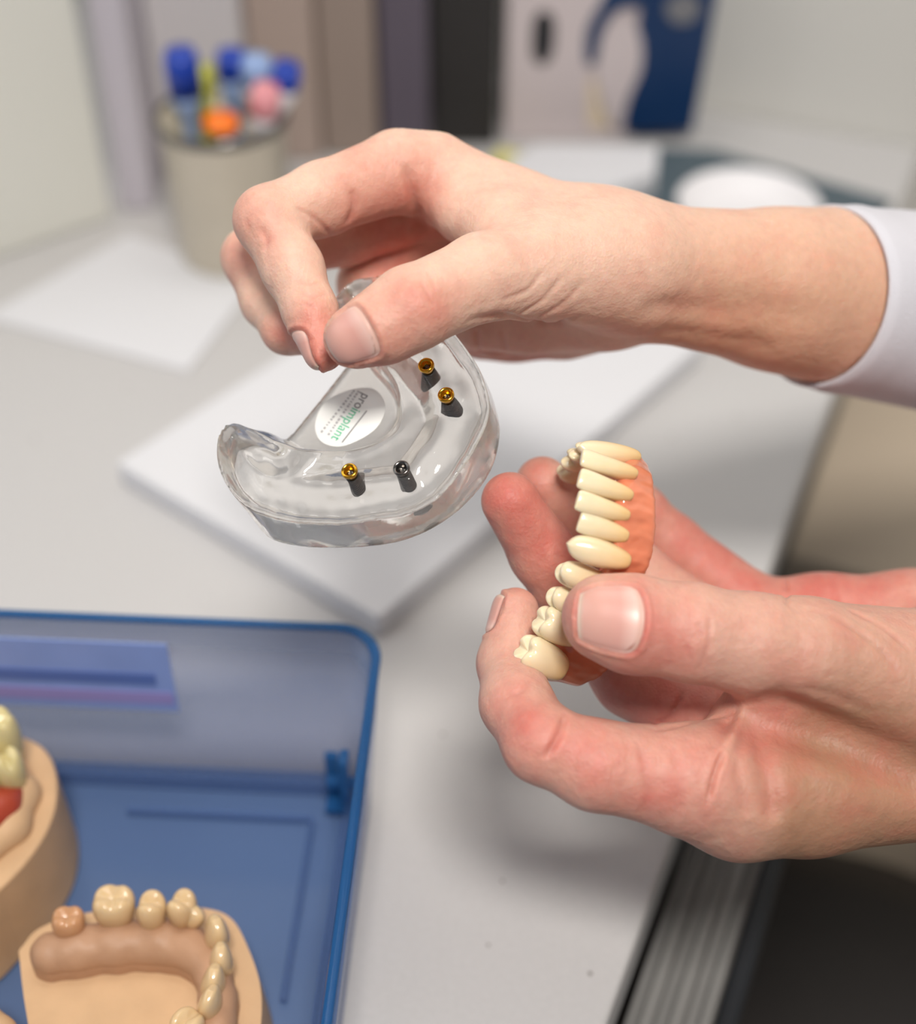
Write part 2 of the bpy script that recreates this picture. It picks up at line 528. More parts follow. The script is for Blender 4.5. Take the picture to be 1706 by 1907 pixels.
M_FLOOR = plain('floor_vinyl', (150, 138, 124), rough=0.5, noise=0.05, nscale=4)
M_WALL = plain('wall_paint', (214, 212, 206), rough=0.7, bump=0.03, bscale=80)
M_PANEL = plain('panel_paint', (222, 221, 212), rough=0.6)
M_WHITE = plain('white_plastic', (232, 230, 232), rough=0.4)
M_PAPER = plain('paper', (216, 216, 219), rough=0.75)
slab('floor', [(-2.5, -1.5), (2.5, -1.5), (2.5, 2.6), (-2.5, 2.6)], -0.03, 0.0, M_FLOOR, 'structure')
ed = azdir(22.3); e1 = T(1550, 740); pr = azdir(112.3)
far_e = e1 + ed * 0.285; near_e = e1 - ed * 0.9
dl = far_e - pr * 1.5; dn = near_e - pr * 1.5
desk = thing('desk', (dl[:3] + near_e[:3]) / 2 * np.array([1, 1, 0]), 'light grey laminate desk top carrying the box, papers and pen cup', 'desk')
v, f = prism([tuple(p[:2]) for p in (near_e, far_e, dl, dn)], TABLE - .025, TABLE)
bevel(mesh_obj('desk_top', np.array(v), f, M_DESK, desk, smooth=False), 0.002)
M_LEG = plain('desk_leg_metal', (120, 120, 122), rough=0.4, metal=0.6)
for p in (near_e - pr * .08 + ed * .08, far_e - pr * .08 - ed * .08, dl + pr * .08 - ed * .08, dn + pr * .08 + ed * .08):
    c = p.copy(); c[2] = (TABLE - .025) / 2
    v, f = boxv(c, pr, ed, (0, 0, 1), .05, .05, TABLE - .0252); mesh_obj('leg', v, f, M_LEG, desk, smooth=False)
# walls: back wall closes the desk, left wall stands beside it
bw = [near_e, far_e]
w0 = far_e + pr * 1.6 ; w1 = far_e - pr * 2.2
v, f = boxv((w0 + w1) / 2 * np.array([1, 1, 0]) + ed * .042 + np.array([0, 0, 1.3]), pr, ed, (0, 0, 1), 3.8, .08, 2.6)
o = mesh_obj('wall_back', v, f, M_WALL, None, smooth=False); o['kind'] = 'structure'

# aluminium channel along the desk edge
M_ALU = plain('aluminium', (150, 149, 147), rough=0.42, metal=0.25)
M_DARK = plain('dark_rubber', (22, 26, 32), rough=0.55)
z_a = 0.71
a_far = T(1475, 1180, z_a); 
def on_edge(px, py, z):   # offset of a seen point from the desk edge line, at height z
    return float(np.dot(T(px, py, z) - e1, pr)), float(np.dot(T(px, py, z) - e1, ed))
o0 = max(on_edge(1150, 1907, z_a)[0], 0.001); o1 = on_edge(1330, 1907, z_a)[0]; o2 = on_edge(1375, 1907, z_a)[0]
s0 = on_edge(1470, 1150, z_a)[1]; s1 = -0.75
ch = thing('cable_channel', e1 + ed * (s0 + s1) / 2 + pr * (o0 + o1) / 2 + np.array([0, 0, -0.06]), 'ribbed grey aluminium channel running along the near edge of the desk', 'channel')
prof = [(o0, -.012)]
nrib = 3; wr = (o1 - o0) / nrib
for k in range(nrib):
    x = o0 + wr * k; prof += [(x + wr * .04, 0.0), (x + wr * .40, 0.0015), (x + wr * .5, -.006), (x + wr * .94, -.0075)]
prof += [(o1, -.004), (o1, -.03), (o0, -.03)]
V, Fc = [], []; m = len(prof)
for s in (s0, s1):
    for x, z in prof:
        q = e1 + pr * x + ed * s; q[2] = z_a + z; V.append(q)
Fc = [list(range(m)), list(range(m, 2 * m))[::-1]] + [[m + i, m + (i + 1) % m, (i + 1) % m, i] for i in range(m)]
mesh_obj('ribbed_rail', np.array(V), Fc, M_ALU, ch, smooth=False)
q = e1 + pr * (o1 + o2) / 2 + ed * (s0 + s1) / 2; q[2] = z_a - .012
v, f = boxv(q, pr, ed, (0, 0, 1), (o2 - o1), s0 - s1, .03); bevel(mesh_obj('rubber_seal', v, f, M_DARK, ch, smooth=False), .003)
for s in (s0 - .05, s1 + .05, (s0 + s1) / 2):     # brackets fix it under the desk
    q = e1 + pr * (o1 / 2 - .02) + ed * s; q[2] = z_a - .035; v, f = boxv(q, pr, ed, (0, 0, 1), o1 + .04, .03, .01); mesh_obj('bracket', v, f, M_ALU, ch, smooth=False)

# dark stool beside the desk and the seated person's trousers
M_SEAT = plain('black_leather', (30, 25, 24), rough=0.55)
sc_ = T(1560, 2010, 0.5)
st_ = thing('stool', np.array([sc_[0], sc_[1], 0.0]), 'black padded stool beside the desk, bottom right corner', 'stool')
v, f = lathe([(0, .02), (.12, .02), (.160, .0), (.172, -.03), (.160, -.07), (0, -.08)], np.array([sc_[0], sc_[1], 0.47]), (0, 0, 1), 48); mesh_obj('seat', v, f, M_SEAT, st_)
v, f = lathe([(0, .40), (.025, .40), (.025, .0), (0, .0)], np.array([sc_[0], sc_[1], 0.0]), (0, 0, 1), 24); mesh_obj('column', v, f, M_LEG, st_)
v, f = lathe([(0, .03), (.22, .015), (.24, .0), (0, .0)], np.array([sc_[0], sc_[1], 0.0]), (0, 0, 1), 40); mesh_obj('base', v, f, M_SEAT, st_)

# papers
def sheet(name, px, z, th, mat, label, cat, group=None):
    o = slab(name, [tuple(T(x, y, z + th)[:2]) for x, y in px], z, z + th, mat); tag(o, label, cat, group); return o
A_, B_ = T(218, 862, TABLE + .012), T(705, 1150, TABLE + .012)
ab = unit(B_ - A_); ad = np.array([-ab[1], ab[0], 0.0])
if ad[1] < 0: ad = -ad
pad = [A_, B_, B_ + ad * .250, A_ + ad * .250]
pt = thing('notepad', (A_ + B_ + ad * .25) / 2 * np.array([1, 1, 0]) + np.array([0, 0, TABLE]), 'thick white paper pad lying askew on the desk under the clear jaw model', 'notepad')
v, f = prism([tuple(p[:2]) for p in pad], TABLE + .0004, TABLE + .0105); bevel(mesh_obj('paper_block', np.array(v), f, M_PAPER, pt, smooth=False), .0012)
c_ = sum(pad) / 4; pad2 = [p + unit(c_ - p) * .0 for p in pad]
v, f = prism([tuple(p[:2]) for p in pad2], TABLE + .0106, TABLE + .012); bevel(mesh_obj('cover_sheet', np.array(v), f, M_PAPER, pt, smooth=False), .0004)
sheet('paper_sheet', [(-30, 590), (240, 436), (480, 520), (350, 690)], TABLE + .0003, .0012, M_PAPER, 'white paper sheet on the desk beside the pen cup', 'paper')
sheet('paper_sheet', [(942, 304), (1000, 268), (1226, 272), (1222, 325), (1130, 354), (962, 342)], TABLE + .0065, .012, M_PAPER, 'white paper stack lying in front of the blue and white carton', 'paper')
M_MAT = plain('slate_mat', (78, 92, 100), rough=0.6)
sheet('desk_mat', [(990, 300), (1130, 272), (1330, 278), (1660, 372), (1590, 430), (1200, 430), (960, 400)], TABLE + .0003, .005, M_MAT, 'slate grey mat under the white dish behind the wrist', 'mat')
M_MEMO = plain('memo_yellow', (214, 206, 120), rough=0.7)
sheet('memo_pad', [(912, 294), (935, 274), (985, 290), (960, 322)], TABLE + .0004, .0055, M_MEMO, 'small yellow memo pad behind the wrist', 'memo pad')
dc = T(1392, 398, TABLE + .012); 
v, f = lathe([(0, .0), (.026, .0), (.036, .006), (.041, .014), (.0395, .014), (.034, .007), (.025, .003), (0, .003)], np.array([dc[0], dc[1], TABLE + .0056]), (0, 0, 1), 48)
tag(mesh_obj('dish', v, f, M_WHITE, None), 'round white dish behind the forearm', 'dish')
# low taupe cabinet beyond the desk edge
M_CAB = plain('cabinet_taupe', (196, 180, 160), rough=0.55)
kc = T(1465, 1035, .60); LC_ = .270 - float(np.dot(kc - e1, ed)); q0 = kc + pr * .275 + ed * LC_ / 2
cab = thing('low_cabinet', np.array([q0[0], q0[1], 0.0]), 'taupe low cabinet standing beyond the desk edge under the sleeve', 'cabinet')
q0[2] = .59; v, f = boxv(q0, pr, ed, (0, 0, 1), .55, LC_, .02); bevel(mesh_obj('cabinet_top', v, f, M_CAB, cab, smooth=False), .002)
q0[2] = .30; v, f = boxv(q0, pr, ed, (0, 0, 1), .53, LC_ - .02, .558); mesh_obj('cabinet_body', v, f, M_CAB, cab, smooth=False)

# pen cup ----------------------------------------------------------
cc = T(441, 470) + np.array([0, 0, .0018]); 
M_CUP = plain('brushed_cup', (206, 196, 178), rough=0.35, metal=0.15, noise=0.05, nscale=30)
cup = thing('pen_cup', cc, 'silvery beige pen cup full of markers', 'cup')
v, f = lathe([(0, .0), (.030, .0), (.031, .002), (.0335, .080), (.0345, .082), (.0325, .082), (.030, .004), (0, .004)], cc, (0, 0, 1), 48); mesh_obj('cup_body', v, f, M_CUP, cup)
v, f = lathe([(.0345, .078), (.0358, .0795), (.0358, .0825), (.0345, .084), (.0325, .0825), (.0325, .0795), (.0345, .078)], cc, (0, 0, 1), 48); mesh_obj('rolled_rim', v, f, M_STEEL, cup)
M_BLUE = plain('marker_blue', (14, 60, 168), rough=0.3); M_YEL = plain('marker_yellow', (196, 196, 44), rough=0.3)
M_ORG = plain('marker_orange', (255, 126, 20), rough=0.3); M_LBL = plain('marker_pale_blue', (150, 176, 220), rough=0.4)
M_PINK = plain('marker_pink', (226, 150, 156), rough=0.4); M_BLK = plain('marker_black', (30, 30, 34), rough=0.4)
def pen(pxtop, pytop, foot, yoff, r, body, cap, label, capfrac=.35):
    """a pen standing in the cup: foot offset on the cup floor, its top seen at pixel (pxtop, pytop), yoff metres behind the cup's middle"""
    f0 = cc + np.array([foot[0], foot[1], .0056])
    d_ = (cc[1] + yoff) / (math.cos(PITCH) - (pytop - CY) / F * math.sin(PITCH))
    t0 = P(pxtop, pytop, d_); d = unit(t0 - f0); L = np.linalg.norm(t0 - f0)
    t = thing('marker_pen', f0, label, 'pen', 'pens and markers in the pen cup')
    rb = .0036; cs = max(L * (1 - capfrac), .086)
    v, f = lathe([(0, 0), (rb * .6, .001), (rb, .006), (rb, cs - .012), (r * .9, cs - .004), (r * .9, cs), (0, cs)], f0, d, 20); mesh_obj('barrel', v, f, body, t)
    v, f = lathe([(0, cs), (r, cs + .0002), (r, L * .94), (r * .8, L), (0, L)], f0, d, 20); mesh_obj('cap', v, f, cap, t)
    return t
pen(334, 92, (-.017, .006), .004, .0092, M_LBL, M_BLUE, 'fat marker with a dark blue cap, leftmost in the pen cup', .45)
pen(376, 122, (-.012, .017), .026, .0066, M_YEL, M_YEL, 'yellow pen standing right of the leftmost blue marker', .5)
pen(430, 92, (.001, .016), .026, .0085, M_LBL, M_BLUE, 'blue capped marker at the back of the pen cup', .2)
pen(478, 104, (.009, .010), .016, .0085, M_WHITE, M_LBL, 'pale blue capped marker right of the middle of the pen cup', .35)
pen(536, 118, (.013, .000), -.001, .0080, M_WHITE, M_BLUE, 'white marker with a blue end, rightmost in the pen cup', .12)
pen(497, 160, (.006, -.010), -.016, .0080, M_WHITE, M_PINK, 'white and pink marker in the front right of the pen cup', .4)
pen(412, 226, (-.004, -.016), -.023, .0090, M_BLK, M_ORG, 'short orange topped highlighter at the front of the pen cup', .16)

# carton -----------------------------------------------------------
c0, c1 = T(938, 262), T(1318, 262)
cx_ = unit(c1 - c0); cy_ = np.array([-cx_[1], cx_[0], 0.0]); Wc = np.linalg.norm(c1 - c0); Hc = .20; Dc = .06
M_CARD = plain('carton_white', (206, 194, 194), rough=0.5)
M_NAVY = plain('print_blue', (0, 44, 88), rough=0.4)
M_TEAL = plain('print_dark_blue', (10, 50, 92), rough=0.4); M_CREAM = plain('print_cream', (226, 208, 180), rough=0.5)
car = thing('carton', (c0 + c1) / 2 + cy_ * Dc / 2, 'tall white carton with a dark grip hole and blue print behind the hand', 'carton')
wl = 0.62 * Wc
v, f = boxv(c0 + cx_ * wl / 2 + cy_ * Dc / 2 + np.array([0, 0, Hc / 2]), cx_, cy_, (0, 0, 1), wl, Dc, Hc); bevel(mesh_obj('white_box', v, f, M_CARD, car, smooth=False), .002)
def face_poly(name, pxs, mat, off, th=.001, n=6, smooth_=True):
    pn = -cy_; o_ = c0 + pn * off
    pts = [onplane(x, y, o_, pn) for x, y in pxs]
    if smooth_: pts = list(smooth_poly(pts, n))
    m = len(pts); V = np.array(pts + [p + cy_ * th for p in pts])
    Fc = [list(range(m)), list(range(m, 2 * m))[::-1]] + [[i, m + i, m + (i + 1) % m, (i + 1) % m] for i in range(m)]
    return mesh_obj(name, V, Fc, mat, car, smooth=False)
face_poly('grip_hole', [(1010, 22), (1032, 36), (1030, 96), (1012, 120), (992, 104), (994, 40)], M_BLK, .0008)['label'] = 'dark upright grip hole'
face_poly('blue_flap', [(1160, 244), (1290, 244), (1345, -60), (1205, -60)], M_NAVY, .004, th=.05, smooth_=False)['label'] = 'deep blue side flap'
face_poly('printed_arc', [(1092, 118), (1092, 60), (1118, 8), (1150, -40), (1250, -40), (1250, 10), (1190, 14), (1150, 20), (1122, 60), (1112, 112)], M_TEAL, .0012)
face_poly('printed_disc', [(1120, 190), (1112, 120), (1128, 60), (1160, 30), (1190, 60), (1195, 120), (1172, 180), (1150, 240)], M_CARD, .0052, th=.0008)
face_poly('cream_panel', [(1096, 150), (1150, 150), (1140, 238), (1096, 236)], M_CREAM, .0014, smooth_=False)
face_poly('printed_spot', [(1240, 10), (1275, -12), (1305, 8), (1290, 40), (1255, 42)], plain('print_grey', (120, 120, 124)), .0052, th=.0008)

# binders and dividers standing at the back ------------------------
def stand(name, pxl, pxr, pyb, h, dep, mat, label, cat, group=None, lean=0):
    a, b = T(pxl, pyb), T(pxr, pyb); x = unit(b - a); y = np.array([-x[1], x[0], 0.0]); z = unit(np.array([0, 0, 1.0]) + x * lean)
    w = np.linalg.norm(b - a)
    v, f = boxv((a + b) / 2 + y * dep / 2 + z * h / 2, x, y, z, w, dep, h)
    o = bevel(mesh_obj(name, v, f, mat, None, origin=(a + b) / 2 + y * dep / 2, smooth=False), .003); tag(o, label, cat, group); return o
stand('file_holder', 226, 288, 392, .30, .10, plain('file_lavender', (196, 190, 198), rough=.6), 'pale lavender file holder standing left of the pen cup', 'file holder')
stand('binder', 310, 474, 330, .30, .10, plain('binder_white', (200, 195, 196), rough=.6), 'off white binder directly behind the pen cup', 'binder', 'binders along the back of the desk')
stand('binder', 482, 600, 300, .30, .10, plain('binder_taupe', (172, 154, 144), rough=.6), 'taupe binder right of the pen cup', 'binder', 'binders along the back of the desk')
stand('binder', 604, 706, 290, .30, .10, plain('binder_brown', (150, 134, 124), rough=.6), 'brownish grey binder, third from the pen cup', 'binder', 'binders along the back of the desk')
stand('binder', 712, 800, 284, .30, .08, plain('binder_plum', (92, 84, 96), rough=.6), 'dark plum grey binder left of the black one', 'binder', 'binders along the back of the desk')
stand('binder', 805, 925, 272, .30, .08, plain('binder_black', (40, 37, 36), rough=.6), 'near black binder next to the white carton', 'binder', 'binders along the back of the desk')
M_BLACK = plain('black_plastic', (16, 16, 18), rough=0.45)
v, f = prism([tuple(T(x, y, TABLE + .02)[:2]) for x, y in [(640, 352), (700, 310), (800, 304), (885, 296), (880, 325), (790, 358)]], TABLE + .0004, TABLE + .022)
o = bevel(mesh_obj('tape_dispenser', np.array(v), f, M_BLACK, None, smooth=False), .005); tag(o, 'flat black plastic case lying behind the knuckles', 'case'); o.name = 'black_case'
# left screen panel
a, b = T(-420, 628), T(212, 408)
x = unit(b - a); y = np.array([-x[1], x[0], 0.0])
v, f = boxv((a + b) / 2 + y * .012 + np.array([0, 0, .26]), x, y, (0, 0, 1), np.linalg.norm(b - a), .024, .52)
o = bevel(mesh_obj('desk_screen', v, f, M_PANEL, None, origin=(a + b) / 2 + y * .012, smooth=False), .003); tag(o, 'pale grey-green divider screen standing on the desk at the left', 'screen')

# ------------------------------------------------------------------ blue box and stone models
def tinted(name, col, clear, gloss=0.12, ior=1.45):
    """see-through tinted plastic, thin walls"""
    m, nt, b = new_mat(name)
    b.inputs['Base Color'].default_value = lin(col); b.inputs['Roughness'].default_value = gloss
    tr = N(nt, 'ShaderNodeBsdfTransparent'); tr.inputs['Color'].default_value = clear[1]
    mx = N(nt, 'ShaderNodeMixShader'); lw = N(nt, 'ShaderNodeLayerWeight'); lw.inputs['Blend'].default_value = 0.35
    # a longer way through the sheet at a grazing angle swallows more light
    ml_ = N(nt, 'ShaderNodeMath', operation='MULTIPLY_ADD'); ml_.inputs[1].default_value = -clear[0] * 0.75; ml_.inputs[2].default_value = clear[0]
    nt.links.new(lw.outputs['Facing'], ml_.inputs[0]); nt.links.new(ml_.outputs[0], mx.inputs[0])
    nt.links.new(b.outputs[0], mx.inputs[1]); nt.links.new(tr.outputs[0], mx.inputs[2])
    nt.links.new(mx.outputs[0], nt.nodes['Material Output'].inputs['Surface'])
    return m
M_BOX = tinted('blue_plastic_wall', (112, 142, 190), (0.88, (0.89, 0.90, 0.95, 1)))
M_BOXF = tinted('blue_plastic_floor', (106, 130, 170), (0.52, (0.58, 0.68, 0.84, 1)))
M_RIM = tinted('blue_plastic_rim', (40, 96, 150), (0.50, (0.40, 0.60, 0.80, 1)))
BZ0, BZ1 = TABLE + 0.001, TABLE + 0.078
ex, ey = azdir(93.3), azdir(3.3)
bc = T(722, 1166, BZ1)                      # back right corner of the rim
BW, BL = 0.330, 0.250
borig = bc - ex * BW / 2 - ey * BL / 2; borig[2] = BZ0
box = thing('plastic_box', borig, 'open translucent blue plastic box holding stone jaw models on the desk', 'box')
def rrect(inset, z, r=0.016, n=8):
    hx, hy = BW / 2 - inset, BL / 2 - inset; r = max(r - inset * 0.6, 0.004); pts = []
    for cx_, cy_, a0 in ((hx - r, hy - r, 0), (-hx + r, hy - r, 90), (-hx + r, -hy + r, 180), (hx - r, -hy + r, 270)):
        for k in range(n + 1):
            a = math.radians(a0 + 90 * k / n)
            q = borig + ex * (cx_ + r * math.cos(a)) + ey * (cy_ + r * math.sin(a)); q[2] = z; pts.append(q)
    return pts
def loft(rings, closed=True):
    n = len(rings[0]); V = np.array([p for r in rings for p in r]); Fc = []
    m = len(rings)
    for i in range(m if closed else m - 1):
        a, b = i * n, ((i + 1) % m) * n
        for j in range(n): Fc.append([a + j, a + (j + 1) % n, b + (j + 1) % n, b + j])
    return V, Fc
v, f = loft([rrect(0.007, BZ0 + .002), rrect(0.0012, BZ1), rrect(0.0036, BZ1), rrect(0.0095, BZ0 + .004)])
mesh_obj('box_wall', v, f, M_BOX, box)
v, f = loft([rrect(0.0010, BZ1 + .0001), rrect(0.0006, BZ1 + .0008), rrect(0.0012, BZ1 + .0017), rrect(0.0034, BZ1 + .0017), rrect(0.0040, BZ1 + .0008), rrect(0.0036, BZ1 + .0001)])
mesh_obj('rim', v, f, M_RIM, box)['label'] = 'darker blue rounded rim'
ra, rb = rrect(0.008, BZ0), rrect(0.008, BZ0 + .004)
n_ = len(ra)
mesh_obj('box_floor', np.array(ra + rb), [list(range(n_))[::-1], list(range(n_, 2 * n_))] + [[i, (i + 1) % n_, n_ + (i + 1) % n_, n_ + i] for i in range(n_)], M_BOXF, box, smooth=False)['label'] = 'deeper blue floor panel'
# inner step running round the floor
v, f = loft([rrect(0.012, BZ0 + .0045), rrect(0.012, BZ0 + .012), rrect(0.0145, BZ0 + .012), rrect(0.0145, BZ0 + .0045)])
mesh_obj('inner_ledge', v, f, M_BOX, box)
v, f = loft([rrect(0.0155, BZ0 + .0045), rrect(0.0155, BZ0 + .007), rrect(0.0165, BZ0 + .007), rrect(0.0165, BZ0 + .0045)])
mesh_obj('inner_ledge', v, f, M_BOX, box)
for (x, y, sx, sy) in ((BW / 2 - .0265 - .0335, BL / 2 - .028, .067, .0022), (BW / 2 - .0265, BL / 2 - .0292 - .035, .0022, .070)):
    v, f = boxv(borig + ex * x + ey * y + np.array([0, 0, .0055]), ex, ey, (0, 0, 1), sx, sy, .003)
    mesh_obj('floor_rib', v, f, M_BOX, box, smooth=False)
# hinge clips near the back right corner
def bpt(x, y, z): q = borig + ex * x + ey * y; q[2] = z; return q
parts_ = []
for (x, y, z, sx, sy, sz) in ((BW / 2 - .0125, BL / 2 - .034, BZ0 + .040, .003, .007, .018), (BW / 2 - .020, BL / 2 - .016, BZ0 + .016, .005, .003, .024), (BW / 2 - .014, BL / 2 - .024, BZ0 + .022, .014, .004, .004), (BW / 2 - .017, BL / 2 - .022, BZ0 + .009, .010, .010, .003)):
    parts_.append(boxv(bpt(x, y, z), ex, ey, (0, 0, 1), sx, sy, sz))
for i, (v, f) in enumerate(parts_):
    bevel(mesh_obj('hinge_clip', v, f, M_RIM, box, smooth=False), 0.0008)
# label strip on the back wall
lx1 = 0.5 * BW - (bc - T(316, 1180, BZ1 - .006)).dot(ex) 
for nm, z0, z1, c, x1 in (('paper_label', BZ1 - .040, BZ1 - .006, (136, 158, 214), lx1), ):
    ml = plain('label_blue', c, rough=0.35, noise=0.05)
    cx0 = (x1 - BW / 2) / 2
    v, f = boxv(bpt((-BW / 2 + .012 + x1) / 2, BL / 2 - .0072, (z0 + z1) / 2), ex, ey, (0, 0, 1), x1 + BW / 2 - .012, .0006, z1 - z0)
    mesh_obj(nm, v, f, ml, box, smooth=False)['label'] = 'blue label stuck on the back wall'
ml = plain('label_stripe', (88, 112, 176), rough=0.4)
v, f = boxv(bpt((-BW / 2 + .014 + lx1) / 2 - .003, BL / 2 - .0078, BZ1 - .0235), ex, ey, (0, 0, 1), lx1 + BW / 2 - .02, .0003, .0055); mesh_obj('label_band', v, f, ml, box, smooth=False)
ml = plain('label_stripe2', (150, 140, 196), rough=0.4)
v, f = boxv(bpt((-BW / 2 + .014 + lx1) / 2 - .001, BL / 2 - .0078, BZ1 - .033), ex, ey, (0, 0, 1), lx1 + BW / 2 - .014, .0003, .006); mesh_obj('label_band', v, f, ml, box, smooth=False)

# stone models -----------------------------------------------------
M_STONE = plain('tan_stone', (202, 166, 128), rough=0.62, spec=0.3, noise=0.05, nscale=90, bump=0.12, bscale=500, sss=0.15)
M_RIDGE = plain('brown_gum_stone', (178, 138, 108), rough=0.5, spec=0.35, noise=0.06, nscale=120, bump=0.15, bscale=420, sss=0.1)
FLOORZ = BZ0 + .0044
def world_poly(pts, z, n=5): return [tuple(p[:2]) for p in smooth_poly([T(x, y, z) for x, y in pts], n)]
def tilted_prism(pts, ztop, zbot, flare, mat, name, parent, n=5):
    """stone base traced at its top edge, flaring slightly to the bottom"""
    top = smooth_poly([T(x, y, ztop) for x, y in pts], n); c = top.mean(0)
    b2 = top.copy(); dirs = top - c; b2 += dirs / np.linalg.norm(dirs[:, :2], axis=1)[:, None] * flare; b2[:, 2] = zbot
    m2 = top.copy(); m2[:, 2] = ztop
    m = len(top); V = np.concatenate([b2, m2])
    Fc = [list(range(m))[::-1], list(range(m, 2 * m))] + [[i, (i + 1) % m, m + (i + 1) % m, m + i] for i in range(m)]
    o = mesh_obj(name, V, Fc, mat, parent, smooth=False); bevel(o, 0.0012, 3, 35)
    return o
def tube_sdf_world(path, k):
    """path: list of (point mm, radius mm, squash in z) in world millimetres"""
    def fn(p):
        out = None
        for (a, ra), (b, rb) in zip(path[:-1], path[1:]):
            d = rcone(p, a, b, ra, rb); out = d if out is None else smin(out, d, k)
        return out
    return fn

# front model: base, gum ridge and teeth
ZB = FLOORZ + 0.024          # palate level of the stone base
sm = thing('stone_jaw_model', T(260, 1850, FLOORZ), 'tan stone jaw model with a brown gum ridge and a row of cream crowns', 'jaw model')
tilted_prism([(36, 1782), (35, 1772), (42, 1762), (75, 1728), (160, 1700), (300, 1690), (385, 1692), (432, 1712), (462, 1765), (484, 1832), (486, 1905), (470, 1990), (420, 2060), (300, 2110), (160, 2100), (80, 2020), (48, 1880)], ZB, FLOORZ, 0.002, M_STONE, 'stone_base', sm)
RZ = ZB + 0.0095
rp = [(92, 1762, 6.6), (140, 1752, 6.8), (215, 1742, 7.0), (300, 1742, 6.6), (352, 1754, 6.0), (392, 1790, 5.4), (404, 1850, 5.2), (398, 1905, 5.6), (372, 1960, 6.6), (300, 2010, 7.0), (200, 2030, 7)]
rpath = [(T(x, y, RZ) * 1000 - [0, 0, r * 0.65], r) for x, y, r in rp]
tsd = tube_sdf_world(rpath, 3)
def ridge_sdf(p):
    d = tsd(p)
    q = p.copy(); q[:, 2] = rpath[0][0][2]      # vertical skirt below the crest
    d2 = np.where(p[:, 2] < rpath[0][0][2], tsd(q), d)
    d = np.minimum(d, d2) + 0.18 * np.sin(p[:, 0] * 0.8) * np.cos(p[:, 1] * 0.7)
    d = d + 0.28 * np.exp(-((p[:, 2] - ZB * 1000 - 4.0) / 0.45) ** 2)
    return smax(d, (ZB * 1000 - 1.0) - p[:, 2], 0.5)
ps = np.array([q for q, r in rpath])
v, f = polygonise(ridge_sdf, ps.min(0) - 12, ps.max(0) + 12, 0.8)
mesh_obj('gum_ridge', v / 1000, f, M_RIDGE, sm)['label'] = 'browner gum ridge carrying the crowns'
def wt(px, py, z): return T(px, py, z) * 1000
# (edge centre px, py, z above table), (neck ...), w, d, kind, material
EZ, NZ = ZB + .0205, ZB + .0075
ST = [
    ((132, 1697), (131, 1748), .0170, .0080, 8.2, 7.6, 'molar', M_STONETOOTH, (1, .1, 0), 'bare stone molar at the end of the row'),
    ((216, 1664), (216, 1724), .0205, .0085, 10.6, 9.6, 'molar', M_CROWN, (1, 0, 0), 'large cream molar crown'),
    ((286, 1672), (285, 1732), .0205, .0080, 7.4, 8.6, 'premolar', M_CROWN, (1, -.1, 0), None),
    ((343, 1672), (338, 1726), .0205, .0080, 7.0, 8.4, 'premolar', M_CROWN, (1, -.5, 0), None),
    ((372, 1694), (356, 1722), .0165, .0100, 6.6, 6.0, 'canine', M_CROWN, (1, -.7, 0), None),
    ((416, 1712), (398, 1765), .0200, .0070, 8.0, 7.0, 'canine', M_CROWN, (.45, -1, 0), None),
    ((424, 1760), (405, 1812), .0190, .0070, 7.6, 6.8, 'canine', M_CROWN, (.15, -1, 0), None),
    ((424, 1806), (404, 1850), .0190, .0070, 7.6, 6.8, 'canine', M_CROWN, (-.05, -1, 0), None),
    ((418, 1846), (396, 1892), .0190, .0070, 8.2, 6.4, 'canine', M_CROWN, (-.3, -1, 0), None),
    ((362, 1892), (356, 1940), .0170, .0070, 8.6, 8.0, 'premolar', M_CROWN, (-.8, -1, 0), None),
    ((300, 1935), (300, 1985), .0170, .0070, 10, 9, 'molar', M_CROWN, (-1, -.4, 0), None),
]
for k, (e, n0, ze, zn, w, d, kind, mat, ac, lab) in enumerate(ST):
    place_tooth(sm, wt(*n0, ZB + zn) / 1.0, wt(*e, ZB + ze), np.array(ac, float), w, d, kind, mat, k, space='world', label=lab) if False else None
def place_tooth_w(parent, neck, edge, across, w, d, kind, mat, seed, label=None):
    z = unit(edge - neck); x = unit(np.asarray(across) - z * np.dot(across, z)); y = np.cross(z, x); h = np.linalg.norm(edge - neck)
    V, Fc = tooth_verts(w, d, h, kind, seed)
    Wp = (neck + V[:, :1] * x + V[:, 1:2] * y + V[:, 2:] * z) / 1000.0
    o = mesh_obj('tooth', Wp, Fc, mat, parent, attrs={'neck': np.clip(1 - V[:, 2] / h * 1.15, 0, 1) ** 1.3})
    if label: o['label'] = label
    return o
for k, (e, n0, ze, zn, w, d, kind, mat, ac, lab) in enumerate(ST):
    # e is where the chewing edge shows, n0 where the neck meets the gum on the viewer's side
    pe = wt(*e, ZB + ze); pn = wt(*n0, ZB + zn); 
    y = unit(np.cross([0, 0, 1], unit(ac))) * (1 if np.cross([0, 0, 1], unit(ac))[1] > 0 else -1)
    w, d = w * 1.2, d * 1.18; zn -= .0012; ze += .001
    pn = pn + y * d * 0.16
    pe = pe * 0.35 + (pn + np.array([0, 0, (ze - zn) * 1000])) * 0.65
    pe[2] = (ZB + ze) * 1000
    place_tooth_w(sm, pn, pe, ac, w, d, kind, mat, k, lab)

